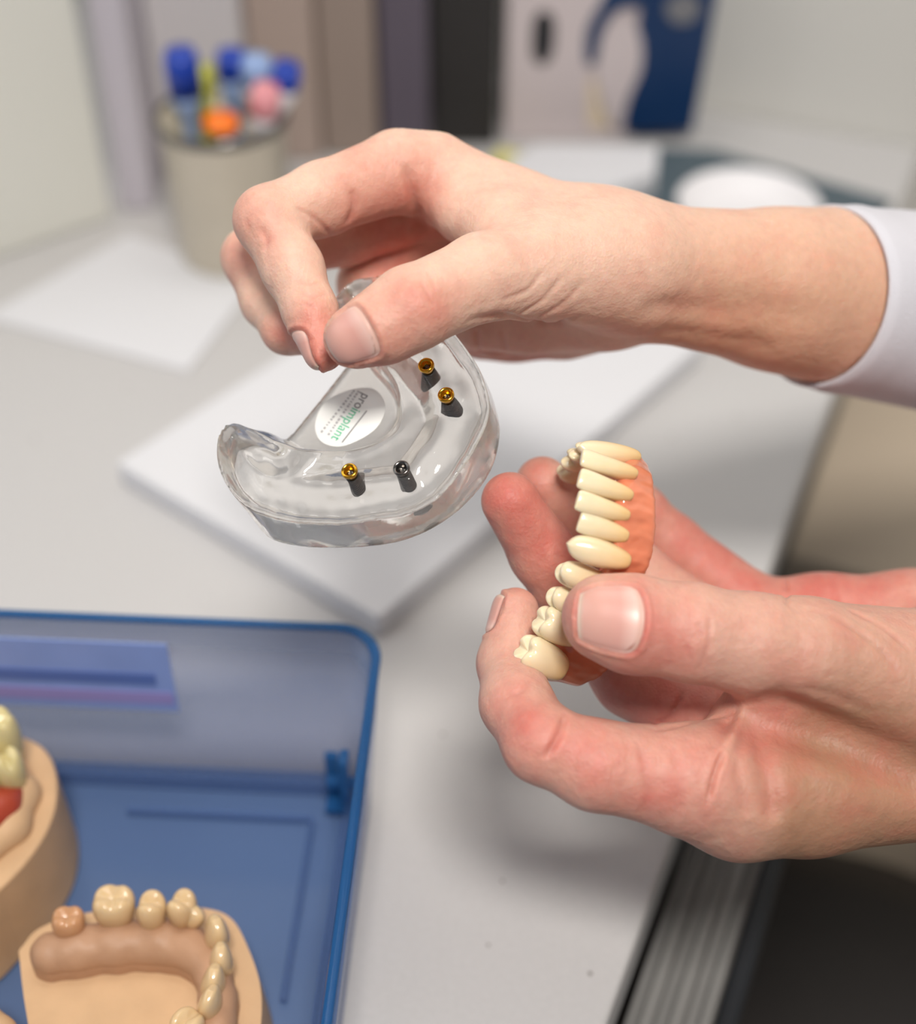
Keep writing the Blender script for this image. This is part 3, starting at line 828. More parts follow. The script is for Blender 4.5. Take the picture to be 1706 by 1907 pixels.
# second model at the left edge
ZL = FLOORZ + 0.037
s2 = thing('stone_jaw_model', T(-40, 1560, FLOORZ), 'tan stone jaw model with yellowish teeth and red wax gum, cut by the left edge', 'jaw model')
tilted_prism([(-260, 1400), (-160, 1362), (-40, 1356), (45, 1372), (88, 1400), (106, 1452), (98, 1520), (60, 1590), (0, 1655), (-80, 1720), (-240, 1730)], ZL, FLOORZ, 0.001, M_STONE, 'stone_base', s2)
rpath2 = [(T(x, y, ZL + .002) * 1000, r) for x, y, r in [(-150, 1440, 7), (-60, 1425, 7), (5, 1440, 7), (36, 1480, 6.5), (20, 1540, 6), (-40, 1590, 6)]]
sd2 = tube_sdf_world(rpath2, 3); ps = np.array([q for q, r in rpath2])
v, f = polygonise(sd2, ps.min(0) - 10, ps.max(0) + 10, 0.9)
mesh_obj('gum_ridge', v / 1000, f, M_STONE, s2)
M_REDGUM = plain('red_gum', (164, 66, 44), rough=0.35, sss=0.3)
rg = [(T(x, y, ZL + .0065) * 1000, r) for x, y, r in [(-60, 1540, 7.0), (-25, 1524, 6.5), (4, 1505, 5.6), (20, 1480, 4.5)]]
ps = np.array([q for q, r in rg]); v, f = polygonise(tube_sdf_world(rg, 3), ps.min(0) - 8, ps.max(0) + 8, 0.7)
mesh_obj('red_gum', v / 1000, f, M_REDGUM, s2)['label'] = 'red wax gum below the teeth'
for k, (x, y, w, d, hh, kind) in enumerate([(-95, 1450, 10, 9, 17, 'molar'), (-35, 1432, 10, 9.5, 18, 'molar'), (20, 1427, 12, 12, 26, 'molar'), (30, 1474, 10.5, 10, 20, 'premolar'), (-8, 1505, 8, 7, 14, 'canine'), (-44, 1530, 7.5, 6.5, 12, 'canine')]):
    pn = T(x, y, ZL + .003) * 1000
    place_tooth_w(s2, pn, pn + np.array([0, 0, hh]), (1, -0.5 * k, 0), w, d, kind, M_OLDTOOTH, k + 50)
# third model, only its corner in view
s3 = thing('stone_jaw_model', T(-60, 1960, FLOORZ), 'rounded tan stone corner at the bottom left edge of the photo', 'jaw model')
tilted_prism([(-220, 1920), (-120, 1872), (-30, 1868), (8, 1885), (26, 1920), (10, 1990), (-80, 2040), (-200, 2030)], FLOORZ + .026, FLOORZ, 0.001, M_STONE, 'stone_base', s3)
rpath3 = [(T(x, y, FLOORZ + .027) * 1000, 5.5) for x, y in [(-120, 1905), (-40, 1900), (-6, 1930), (-30, 1980)]]
ps = np.array([q for q, r in rpath3]); v, f = polygonise(tube_sdf_world(rpath3, 3), ps.min(0) - 8, ps.max(0) + 8, 0.9)
mesh_obj('gum_ridge', v / 1000, f, M_STONE, s3)
# ------------------------------------------------------------------ clear acrylic jaw model
KO = Pm(650, 800, 402)
KN = unit([-0.19, 0.42, 0.89])
KA = unit(np.array([0.86, -0.5, 0]) - KN * np.dot([0.86, -0.5, 0], KN))
KB = np.cross(KN, KA)
def kloc(px, py, hgt):
    r = Pm(px, py, 1.0); o = KO + KN * hgt
    p = r * (np.dot(o, KN) / np.dot(r, KN)) - KO
    return np.array([p @ KA, p @ KB])
def kw(u, v, hgt): return KO + KA * u + KB * v + KN * hgt
RIMPX = [(424, 780), (403, 806), (402, 858), (418, 900), (448, 935), (500, 960), (565, 971), (640, 972), (700, 965), (760, 955), (815, 925), (858, 868), (892, 812), (910, 755), (893, 690), (862, 640), (820, 590), (765, 545), (715, 518), (668, 516), (634, 534), (618, 572), (640, 610), (700, 655), (745, 700), (768, 745), (765, 785), (735, 815), (690, 833), (620, 840), (560, 833), (510, 820), (466, 798)]
BASEPX = [(520, 822), (470, 850), (440, 900), (462, 945), (500, 1002), (560, 1020), (625, 1023), (690, 1020), (750, 1010), (810, 985), (870, 940), (915, 880), (932, 815), (925, 765), (905, 715), (860, 660), (800, 600), (740, 560), (690, 560), (655, 600), (690, 680), (740, 745), (740, 800), (690, 845), (600, 860), (560, 845)]
PLATEPX = [(512, 836), (545, 852), (640, 870), (720, 865), (775, 830), (800, 770), (790, 700), (740, 640), (690, 620), (655, 668), (600, 738), (548, 802)]
HB = -19.0; HP = -15.0
def kpoly(px, hgt): return smooth_poly([kloc(x, y, hgt) for x, y in px], 4)
rimP, baseP, plateP = kpoly(RIMPX, 0), kpoly(BASEPX, HB), np.array([kloc(x, y, HP) for x, y in PLATEPX])
LOK, HIK = np.array([-48., -48.]), np.array([50., 48.])
fR, fB, fP = (poly_field(p, LOK, HIK) for p in (rimP, baseP, plateP))
# outer boundary only: distance to the labial rim line
rim_line = smooth_poly([kloc(x, y, 0) for x, y in RIMPX[-2:] + RIMPX[:22]], 4, closed=False)
def rimdist(q):
    best = np.full(len(q), 1e9)
    for a, b in zip(rim_line[:-1:2], rim_line[2::2]):
        e = b - a; w = q - a; t = np.clip((w @ e) / max(e @ e, 1e-9), 0, 1)
        best = np.minimum(best, np.hypot(*(w - t[:, None] * e).T))
    return best
def kmodel_sdf(p):
    q = p - KO; u = np.stack([q @ KA, q @ KB], 1); hgt = q @ KN
    t = np.clip((hgt - HB) / (-HB), 0, 1)
    tt = t ** 1.6
    d2 = fB(u) * (1 - tt) + fR(u) * tt
    rd = rimdist(u)
    cr = fR(u)
    wave = 0.35 * np.sin(u[:, 0] * 0.33 + 1.0) * np.cos(u[:, 1] * 0.29) + 0.12 * np.sin(u[:, 0] * 0.9 + u[:, 1] * 0.7)
    top = -4.2 + 4.2 * np.exp(-(rd / 1.9) ** 2) + 2.6 * np.exp(-((rd - 12.0) / 4.5) ** 2) + wave - 3.0 * np.clip((rd - 13) / 6.0, 0, 1) ** 2
    dz = (hgt - top) * 0.8
    d = smax(smax(d2, dz, 1.8), HB - hgt, 1.5)
    pl = smax(fP(u), np.abs(hgt - (HP - 1.6)) - 1.7, 1.0)
    return smin(d, pl, 1.2)

def acrylic():
    m, nt, b = new_mat('clear_acrylic')
    b.inputs['Base Color'].default_value = (0.975, 0.95, 0.90, 1)
    b.inputs['Roughness'].default_value = 0.04
    b.inputs['IOR'].default_value = 1.42
    b.inputs['Transmission Weight'].default_value = 1.0
    tc = N(nt, 'ShaderNodeTexCoord'); n = N(nt, 'ShaderNodeTexNoise'); n.inputs['Scale'].default_value = 190; n.inputs['Detail'].default_value = 4
    nt.links.new(tc.outputs['Object'], n.inputs['Vector'])
    bp = N(nt, 'ShaderNodeBump'); bp.inputs['Strength'].default_value = 0.12; bp.inputs['Distance'].default_value = 0.0006
    nt.links.new(n.outputs['Fac'], bp.inputs['Height']); nt.links.new(bp.outputs['Normal'], b.inputs['Normal'])
    # cloudy resin: a part of the light is scattered, a part passes straight on
    tr = N(nt, 'ShaderNodeBsdfTransparent'); tr.inputs['Color'].default_value = (0.97, 0.96, 0.94, 1)
    tl = N(nt, 'ShaderNodeBsdfTranslucent'); tl.inputs['Color'].default_value = (0.90, 0.875, 0.83, 1)
    df = N(nt, 'ShaderNodeBsdfDiffuse'); df.inputs['Color'].default_value = (0.90, 0.88, 0.84, 1)
    m0 = N(nt, 'ShaderNodeMixShader'); m0.inputs[0].default_value = 0.5
    nt.links.new(tl.outputs[0], m0.inputs[1]); nt.links.new(df.outputs[0], m0.inputs[2])
    m1 = N(nt, 'ShaderNodeMixShader'); m1.inputs[0].default_value = 0.14
    nt.links.new(b.outputs[0], m1.inputs[1]); nt.links.new(tr.outputs[0], m1.inputs[2])
    m2 = N(nt, 'ShaderNodeMixShader'); 
    mrn = N(nt, 'ShaderNodeMapRange'); mrn.inputs['From Min'].default_value = 0.35; mrn.inputs['From Max'].default_value = 0.75
    mrn.inputs['To Min'].default_value = 0.02; mrn.inputs['To Max'].default_value = 0.09
    n2 = N(nt, 'ShaderNodeTexNoise'); n2.inputs['Scale'].default_value = 60; nt.links.new(tc.outputs['Object'], n2.inputs['Vector'])
    nt.links.new(n2.outputs['Fac'], mrn.inputs['Value']); nt.links.new(mrn.outputs['Result'], m2.inputs[0])
    nt.links.new(m1.outputs[0], m2.inputs[1]); nt.links.new(m0.outputs[0], m2.inputs[2])
    nt.links.new(m2.outputs[0], nt.nodes['Material Output'].inputs['Surface'])
    return m
M_ACRYL = acrylic()
jaw = thing('clear_jaw_model', cam2world(kw(0, 0, HB)), 'clear acrylic jaw model with four implants and an oval sticker, pinched in the upper hand', 'jaw model')
v, f = polygonise(kmodel_sdf, Pm(370, 1050, 445) - np.array([3, 3, 0]), Pm(960, 480, 372) + 3, 0.75)
mesh_obj('jaw_body', cam2world(v), f, M_ACRYL, jaw)
# sticker on the floor plate
STH = HP + 0.35
sp = smooth_poly([kloc(x, y, STH) for x, y in [(587, 792), (603, 752), (645, 728), (690, 723), (712, 740), (717, 765), (703, 795), (672, 818), (632, 832), (598, 822)]], 6)
top_v = [kw(a, b_, STH + 0.08) for a, b_ in sp]; bot_v = [kw(a, b_, STH - 0.12) for a, b_ in sp]; n_ = len(sp)
sf = [list(range(n_)), list(range(n_, 2 * n_))[::-1]] + [[i, n_ + i, n_ + (i + 1) % n_, (i + 1) % n_] for i in range(n_)]
ck = np.array(top_v + bot_v)
sticker = mesh_obj('sticker', cam2world(ck), sf, M_STICK, jaw, smooth=False)
sticker['label'] = 'white oval sticker printed with green and grey writing'
def kwpx(px, py, hgt):
    u = kloc(px, py, hgt); return kw(u[0], u[1], hgt)
def text_obj(name, body, p_start, p_dirend, p_up, size_mm, mat, parent, width_mm=None):
    cu = bpy.data.curves.new(name, 'FONT'); cu.body = body; cu.size = size_mm / 1000; cu.extrude = 0.00002
    cu.materials.append(mat)
    o = bpy.data.objects.new(name, cu); COL.objects.link(o)
    x = unit(p_dirend - p_start); z = KN; y = np.cross(z, x)
    X, Y, Z = (RMAT @ a for a in (x, y, z))
    bpy.context.view_layer.update()
    w = o.dimensions.x
    s = (width_mm / 1000) / w if width_mm and w > 1e-6 else 1.0
    M = Matrix(((X[0] * s, Y[0], Z[0], 0), (X[1] * s, Y[1], Z[1], 0), (X[2] * s, Y[2], Z[2], 0), (0, 0, 0, 1)))
    M.translation = Vector(cam2world(p_start) - WORIG[parent.name])
    me = bpy.data.meshes.new_from_object(o); bpy.data.objects.remove(o)
    o = bpy.data.objects.new(name, me); COL.objects.link(o)
    o.parent = parent; o.matrix_local = M
    return o
SH = STH + 0.14
pS, pE = kwpx(676, 731, SH), kwpx(617, 815, SH)
Lt = np.linalg.norm(pE - pS)
text_obj('lettering', 'pro', pS, pE, None, 4.4, M_GREY, sticker, Lt * 0.30)
text_obj('lettering', 'implant', pS + (pE - pS) * 0.32, pE, None, 4.4, M_GREEN, sticker, Lt * 0.68)
a_, b_ = kwpx(683, 765, SH), kwpx(637, 824, SH)
dv = unit(b_ - a_); nv_ = np.cross(KN, dv) * 0.16
q4 = np.array([a_ - nv_, b_ - nv_, b_ + nv_, a_ + nv_])
q8 = np.concatenate([q4, q4 + KN * 0.05]); bf = [[3, 2, 1, 0], [4, 5, 6, 7], [0, 1, 5, 4], [1, 2, 6, 5], [2, 3, 7, 6], [3, 0, 4, 7]]
mesh_obj('printed_line', cam2world(q8), bf, M_GREY, sticker, smooth=False)
for (x0, y0, x1, y1) in [(668, 728, 608, 815), (660, 727, 596, 808)]:
    parts_ = []
    s_, e_ = kwpx(x0, y0, SH), kwpx(x1, y1, SH); dd = e_ - s_; nn_ = unit(np.cross(KN, dd)) * 0.33
    t = 0.0
    while t < 0.97:
        w_ = random.uniform(0.02, 0.05)
        c4 = np.array([s_ + dd * t - nn_, s_ + dd * (t + w_) - nn_, s_ + dd * (t + w_) + nn_, s_ + dd * t + nn_])
        parts_.append((np.concatenate([c4, c4 + KN * 0.04]), bf)); t += w_ + random.uniform(0.015, 0.05)
    pv, pf = join(parts_); mesh_obj('small_print', cam2world(pv), pf, M_PALE, sticker, smooth=False)
# implants
def implant(px, py, hgt, capmat, caplab, L=13.5):
    c = kwpx(px, py, hgt); W0 = cam2world(c); ax = RMAT @ KN
    mm = 0.001
    prof = [(0, -L * mm), (1.2 * mm, -L * mm), (1.7 * mm, (-L + 1.0) * mm)]
    z = -L + 1.2
    while z < -3.9:
        prof += [(1.95 * mm, z * mm), (1.95 * mm, (z + .3) * mm), (1.65 * mm, (z + .5) * mm), (1.65 * mm, (z + .7) * mm)]; z += 0.9
    prof += [(1.9 * mm, -3.6 * mm), (1.9 * mm, -3.2 * mm), (0, -3.2 * mm)]
    vv, ff = lathe(prof, W0, ax, 28)
    imp = mesh_obj('implant', vv, ff, M_TITAN, jaw, origin=W0 - ax * L * mm)
    imp['label'] = 'dark threaded implant shaft sunk in the clear resin'
    cp = [(0, -3.15), (1.7, -3.15), (1.8, -1.6), (1.8, -1.2), (2.3, -0.9), (2.3, -0.2), (2.15, 0.1), (1.75, 0.1), (1.35, -0.25), (1.2, -1.7), (0, -1.8)]
    vv, ff = lathe([(r * mm, z * mm) for r, z in cp], W0, ax, 32)
    cap = mesh_obj('abutment', vv, ff, capmat, imp, origin=W0 - ax * 3 * mm); cap['label'] = caplab
    vv, ff = lathe([(0, -1.70 * mm), (1.0 * mm, -1.72 * mm), (1.0 * mm, -1.6 * mm), (0.55 * mm, -1.45 * mm), (0.5 * mm, -1.7 * mm), (0, -1.75 * mm)][::1], W0, ax, 6)
    mesh_obj('screw', vv, ff, M_STEEL, imp, origin=W0)
implant(650, 876, 1.6, M_GOLD, 'gold socket on the implant')
implant(793, 679, 1.6, M_GOLD, 'gold socket on the implant')
implant(830, 734, 1.6, M_GOLD, 'gold socket on the implant')
implant(747, 871, -0.2, M_STEEL, 'dark steel socket on the implant')

# ------------------------------------------------------------------ denture
den = thing('denture', cam2world(Pm(1110, 1270, 402)), 'full denture with cream teeth and orange-pink gum, held upright in the lower hand', 'denture')
# (incisal px, py, d), (neck px, py, d), width mm, depth mm, kind, across direction
DT = [
    ((1049, 870, 421), (1086, 886, 427), 6.0, 7.5, 'molar', (-.1, .5, -.9)),
    ((1053, 853, 412), (1100, 864, 419), 5.8, 7.0, 'premolar', (-.1, .5, -.9)),
    ((1066, 840, 404), (1150, 854, 414), 6.0, 6.6, 'premolar', (0.1, .6, -.8)),
    ((1076, 832, 395), (1190, 854, 403), 6.4, 6.0, 'canine', (0, .8, -.6)),
    ((1083, 851, 387.5), (1184, 886, 392), 6.0, 6.2, 'front', (-.25, 1, -.28)),
    ((1078, 889, 384.5), (1176, 926, 388), 6.4, 6.4, 'front', (-.25, 1, -.12)),
    ((1074, 930, 383.5), (1170, 962, 387), 6.3, 6.4, 'front', (-.2, 1, 0)),
    ((1078, 969, 384.0), (1168, 1000, 387), 6.8, 6.6, 'front', (-.2, 1, .06)),
    ((1055, 1012, 384.5), (1172, 1046, 388), 8.0, 8.4, 'canine', (-.2, 1, .15)),
    ((1038, 1060, 391), (1132, 1092, 394), 7.6, 8.4, 'premolar', (.35, 1, -.25)),
    ((1024, 1104, 396), (1095, 1140, 400), 7.4, 8.0, 'premolar', (.45, 1, -.25)),
    ((1004, 1150, 397), (1076, 1186, 403), 9.6, 9.8, 'molar', (.5, 1, -.25)),
    ((972, 1206, 397), (1048, 1248, 405), 10.4, 9.8, 'molar', (.55, 1, -.2)),
]
for k, (e, n0, w, d, kind, ac) in enumerate(DT):
    pe, pn = Pm(*e), Pm(*n0)
    place_tooth(den, pn, pe, np.array(ac, float), w, d, kind, M_TOOTH, k)
GP = [(1098, 880, 427, 1128, 890, 431, 3.0), (1140, 856, 416, 1168, 866, 420, 3.2), (1178, 862, 406, 1190, 872, 408, 3.2), (1170, 886, 395, 1200, 896, 398, 2.9), (1160, 925, 389.5, 1203, 935, 392, 2.7), (1156, 962, 388, 1203, 972, 391, 2.7),
      (1156, 1000, 388.5, 1200, 1010, 391, 2.8), (1154, 1040, 390, 1190, 1052, 392, 3.0), (1128, 1085, 396, 1168, 1100, 400, 3.4), (1095, 1135, 404, 1140, 1155, 408, 4.0), (1070, 1180, 410, 1128, 1200, 414, 4.4), (1048, 1222, 412, 1113, 1232, 416, 4.6), (1022, 1242, 412, 1075, 1257, 415, 3.7)]
gsegs = [(Pm(a, b, c), Pm(d, e, f_), r) for a, b, c, d, e, f_, r in GP]
def gum_sdf(p):
    out = None; m = len(gsegs) - 1
    for i in range(m):
        a0, b0, r0 = gsegs[i]; a1, b1, r1 = gsegs[i + 1]
        for t in (0, .25, .5, .75) + ((1.0,) if i == m - 1 else ()):
            d = rcone(p, a0 + (a1 - a0) * t, b0 + (b1 - b0) * t, (r0 + (r1 - r0) * t) * 1.0, (r0 + (r1 - r0) * t) * 0.8)
            out = d if out is None else smin(out, d, 1.6)
    # gum swells between the tooth necks
    s = out
    w = 0.32 * np.sin(p[:, 1] * 1.05 + 1.9) * np.clip(1 - np.abs(p[:, 0] - (Pm(1172, 950, 388)[0])) / 9, 0, 1) + 0.10 * np.sin(p[:, 0] * 0.8 + p[:, 1] * 0.9)
    w = w + 0.09 * np.sin(p[:, 1] * 2.2 + np.sin(p[:, 0] * 0.6) * 1.2) * np.sin(p[:, 0] * 0.8 + p[:, 1] * 0.45 + 1.0)
    return s - w
v, f = polygonise(gum_sdf, Pm(985, 1300, 442), Pm(1235, 815, 378), 0.42)
M_GUM = plain('gum_resin', (222, 134, 100), rough=0.10, spec=0.9, sss=0.35, noise=0.05, nscale=200, bump=0.05, bscale=300)
mesh_obj('gum_base', cam2world(v), f, M_GUM, den)
# ------------------------------------------------------------------ hands
def J(px, py, d, rpx):
    return (Pm(px, py, d), rpx * d / F)
def chain_sdf(chain, k=4.0):
    def fn(p):
        out = None
        for (a, ra), (b, rb) in zip(chain[:-1], chain[1:]):
            d = rcone(p, a, b, ra, rb)
            out = d if out is None else smin(out, d, k)
        return out
    return fn
def hand_sdf(palm, fingers, kp=14.0, kf=7.0, extra=()):
    """palm: list of (chain) ; fingers: dict name -> (chain, k to palm)"""
    def palm_fn(p):
        out = None
        for c in palm:
            d = chain_sdf(c, 6.0)(p)
            out = d if out is None else smin(out, d, kp)
        return out
    def fn(p):
        pd = palm_fn(p); out = None
        for c, kk in fingers:
            fd = chain_sdf(c, 3.0)(p)
            for e in extra:
                pass
            d = smin(pd, fd, kk)
            out = d if out is None else smin(out, d, 1.0)
        return out
    return fn

def make_nail(name, sdf, at, outward, tipdir, L, W, parent, lift=0.30, label=None):
    """at: point on the bone axis (mm), outward: direction of the nail plate, tipdir: along the finger"""
    n = unit(outward); t = unit(np.asarray(tipdir) - n * np.dot(tipdir, n)); b = np.cross(n, t)
    nu, nv = 26, 22
    pts, offs, dirs = [], [], []
    Rf = max(-float(sdf(np.asarray(at, float)[None])[0]), 3.0)
    tmax = math.asin(min(0.96, W / Rf))
    v_ang = lambda q: q * tmax
    for i in range(nu):
        for j in range(nv):
            u = -1 + 2 * i / (nu - 1); v = -1 + 2 * j / (nv - 1)
            # rounded rectangle: squarish, rounder at the root
            uu = u * math.sqrt(max(0, 1 - 0.30 * v * v * (1.25 if u < 0 else 0.45)))
            vv = v * math.sqrt(max(0, 1 - 0.30 * u ** 4 * (1.15 if u < 0 else 0.5)))
            th = v_ang(vv)
            ax_ = np.asarray(at, float) + t * uu * L
            dr = n * math.cos(th) + b * math.sin(th)
            pts.append(ax_ + dr * 18); dirs.append(-dr)
            e = min(1 - abs(u), 1 - abs(v)); offs.append((lift + 0.12) * min(1, e / 0.16) ** 0.6 - 0.12)
    p = np.array(pts); nn = np.array(dirs); trav = np.zeros(len(p))
    for _ in range(70):
        d = sdf(p); st = np.minimum(np.minimum(d, 4) * 0.8, 18 - trav); trav += st; p = p + nn * st[:, None]
    # keep the plate convex: smooth across
    g = p.reshape(nu, nv, 3)
    for _ in range(3):
        g[1:-1] = (g[:-2] + g[2:] + 2 * g[1:-1]) / 4
    p = g.reshape(-1, 3)
    gr = grad(sdf, p, 0.5)
    top = p + gr * np.array(offs)[:, None]
    bot = p - gr * 0.5
    V = np.concatenate([top, bot]); Fc = []
    M = nu * nv
    for i in range(nu - 1):
        for j in range(nv - 1):
            a = i * nv + j
            Fc.append([a, a + nv, a + nv + 1, a + 1]); Fc.append([M + a + 1, M + a + nv + 1, M + a + nv, M + a])
    ring = [j for j in range(nv)] + [i * nv + nv - 1 for i in range(1, nu)] + [(nu - 1) * nv + j for j in range(nv - 2, -1, -1)] + [i * nv for i in range(nu - 2, 0, -1)]
    for a, c in zip(ring, ring[1:] + ring[:1]): Fc.append([c, a, M + a, M + c])
    fr = np.tile(np.repeat(np.linspace(-1, 1, nu), nv), 2)
    o = mesh_obj(name, cam2world(V), Fc, M_NAIL, parent, attrs={'along': fr})
    rim = p.reshape(nu, nv, 3)
    ringpts = np.array([p[i] for i in ring + ring[:1]])
    return o, ringpts

def build_hand(name, parent, sdf, lo, hi, h, mat, creases, reds, tans, nails, bumps=(), label=None):
    v, f = polygonise(sdf, lo, hi, h)
    nrm = grad(sdf, v, 0.4)
    disp = np.zeros(len(v)); red = np.zeros(len(v)); tan = np.zeros(len(v))
    for px_pts, w, depth in creases:
        pts = []
        for q in smooth_poly(px_pts, 5, closed=False):
            r = raymarch(sdf, q[0], q[1])
            if r is not None: pts.append(r)
        if len(pts) < 2: continue
        pts = np.array(pts)
        # a jump in depth means the line fell off an edge
        lo_ = pts.min(0) - 4 * w - 2; hi_ = pts.max(0) + 4 * w + 2
        m = np.where(((v > lo_) & (v < hi_)).all(1))[0]
        if len(m) == 0: continue
        d, par = seg_dist(v[m], pts)
        taper = np.clip(np.minimum(par, 1 - par) * 4, 0, 1); taper = taper * taper * (3 - 2 * taper)
        disp[m] -= depth * taper * (np.exp(-(d / w) ** 2) - (0.22 if w < 2 else 0) * np.exp(-(d / (2.4 * w)) ** 2))
        red[m] += 0.13 * np.sign(depth) * taper * np.exp(-(d / (1.3 * w)) ** 2)
    for c, r, a in reds:
        c = np.asarray(c); d = np.linalg.norm(v - c, axis=1)
        red += a * np.exp(-(d / r) ** 2)
    for c, r, a in tans:
        d = np.linalg.norm(v - np.asarray(c), axis=1); tan += a * np.exp(-(d / r) ** 2)
    rings = []
    o = mesh_obj(name, cam2world(v), f[:4], mat, parent) if False else None
    objs = []
    for spec in nails:
        no, ring = make_nail('fingernail', sdf, *spec[:5], parent, **(spec[5] if len(spec) > 5 else {}))
        objs.append(no)
        d, _ = seg_dist(v, ring[::2])
        disp += -0.35 * np.exp(-(d / 0.55) ** 2) + 0.42 * np.exp(-((d - 1.35) / 0.8) ** 2) * (np.linalg.norm(v - ring.mean(0), axis=1) > np.linalg.norm(ring - ring.mean(0), axis=1).mean())
        red += 0.20 * np.exp(-((d) / 1.5) ** 2)
    v2 = v + nrm * disp[:, None]
    o = mesh_obj(name, cam2world(v2), f, mat, parent, attrs={'red': np.clip(red, 0, 1), 'tan': np.clip(tan, 0, 1)})
    if label: o['label'] = label
    for no in objs:
        no.parent = o; no.location = Vector(WORIG[no.name] - WORIG[o.name])
    return o, v

person = thing('person', cam2world(Pm(2100, 1000, 470)), 'person in a white coat holding a clear jaw model and a denture over the desk', 'person')

# ---- the hand that holds the clear jaw model
RH = dict(
    thumb=[J(1160, 500, 424, 108), J(1000, 502, 412, 92), J(900, 515, 402, 79), J(765, 575, 390, 77), J(715, 606, 389, 69), J(665, 627, 390, 60)],
    index=[J(800, 325, 440, 76), J(745, 318, 436, 74), J(600, 370, 425, 66), J(500, 410, 416, 62), J(545, 500, 412, 56), J(578, 580, 408, 49), J(603, 655, 404, 37)],
    middle=[J(870, 375, 462, 76), J(800, 370, 462, 74), J(640, 430, 456, 62), J(470, 480, 446, 55), J(500, 560, 440, 50), J(535, 612, 430, 46), J(590, 625, 421, 40)],
    ring=[J(900, 430, 474, 72), J(840, 430, 474, 70), J(735, 465, 474, 62), J(686, 530, 470, 56), J(760, 600, 464, 50), J(830, 610, 456, 46)],
    pinky=[J(960, 500, 480, 66), J(930, 500, 484, 64), J(840, 530, 484, 56), J(850, 600, 478, 50), J(920, 622, 466, 46)],
)
RPALM = [
    [J(1900, 600, 520, 120), J(1690, 572, 488, 132), J(1600, 557, 475, 142), J(1530, 550, 466, 150), J(1450, 540, 456, 141), J(1200, 506, 436, 118), J(1120, 480, 434, 112)],
    [J(1120, 470, 434, 105), J(950, 405, 438, 82), J(800, 325, 440, 76)],
    [J(1130, 500, 452, 100), J(850, 350, 462, 74)],
    [J(1130, 520, 462, 100), J(900, 400, 478, 66)],
    [J(1140, 540, 455, 98), J(1050, 575, 470, 84), J(960, 600, 476, 64), J(900, 612, 474, 55)],
    [J(1080, 470, 420, 78), J(940, 430, 420, 62), J(860, 400, 428, 42)],
    [J(1100, 556, 446, 80), J(980, 588, 452, 62), J(890, 600, 452, 50)],
]
rh_sdf = hand_sdf(RPALM, [(RH['thumb'], 9.0), (RH['index'], 4.0), (RH['middle'], 3.0), (RH['ring'], 3.0), (RH['pinky'], 3.0)], kp=10.0)
RC = [  # creases on the upper hand: pixel polyline, width mm, depth mm
    ([(545, 383), (590, 410), (618, 442)], 0.8, 0.7),
    ([(655, 350), (660, 385), (648, 420)], 1.6, 1.0),
    ([(755, 300), (765, 350), (778, 400), (800, 440)], 1.8, 1.6),
    ([(480, 420), (497, 446), (492, 470)], 1.0, 0.45),
    ([(455, 405), (470, 440)], 1.0, 0.3),
    ([(542, 520), (575, 530), (605, 525)], 0.6, 0.25), ([(550, 545), (585, 553), (612, 545)], 0.6, 0.3), ([(556, 565), (590, 573)], 0.6, 0.25),
    ([(778, 515), (795, 545), (812, 575)], 0.5, 0.3), ([(795, 505), (815, 545)], 0.5, 0.22), ([(762, 530), (778, 565)], 0.5, 0.2),
    ([(930, 560), (985, 540), (1010, 500)], 1.0, 0.6), ([(955, 590), (1010, 560), (1050, 510)], 1.0, 0.6),
    ([(985, 600), (1050, 565), (1090, 520)], 1.2, 0.5),
    ([(860, 600), (930, 588), (975, 597), (1040, 600), (1090, 585)], 1.6, 1.5),
    ([(888, 612), (893, 660)], 0.9, 0.9), ([(935, 612), (940, 655)], 0.9, 0.7),
    ([(1180, 578), (1250, 572), (1310, 582), (1400, 604)], 4.2, 1.3),
    ([(1290, 545), (1400, 572), (1560, 590)], 5.0, 1.0),
    ([(1220, 612), (1330, 628), (1460, 655)], 4.5, 0.9),
]
RRED = [(Pm(460, 400, 410), 9, .45), (Pm(500, 450, 404), 7, .4), (Pm(700, 330, 428), 14, .45), (Pm(640, 420, 425), 12, .5), (Pm(720, 470, 455), 22, .9), (Pm(600, 660, 400), 12, .75),
        (Pm(530, 620, 420), 10, .4), (Pm(730, 560, 380), 10, .25), (Pm(700, 650, 384), 13, .5), (Pm(820, 575, 384), 8, .35), (Pm(950, 630, 470), 22, .85),
        (Pm(600, 590, 400), 8, .35), (Pm(430, 480, 436), 9, .5), (Pm(520, 640, 416), 8, .4), (Pm(760, 560, 380), 7, .3), (Pm(940, 430, 400), 8, .25), (Pm(800, 360, 430), 10, .5)]
RTAN = [(Pm(1620, 600, 450), 42, .6), (Pm(1420, 560, 430), 28, .25), (Pm(1300, 640, 430), 30, .5)]
thumb_t = unit(RH['thumb'][-1][0] - RH['thumb'][-2][0])
nails_r = [
    (Pm(661, 630, 390), np.array([-0.14, -0.10, 1.0]), np.array([-0.86, -0.50, 0.0]), 7.2, 6.2, dict(lift=0.32)),
    (RH['index'][-1][0] + np.array([-0.5, 1.0, 0]), np.array([-0.97, -0.20, 0.10]), np.array([0.28, -0.9, 0.1]), 6.0, 4.2, dict(lift=0.3)),
]
o, _ = build_hand('hand', person, rh_sdf, Pm(400, 730, 505) - 4, np.array([178, 112, -355]), HVOX, M_SKIN_R, RC, RRED, RTAN, nails_r,
                  label='upper hand pinching the clear jaw model between thumb and forefinger')

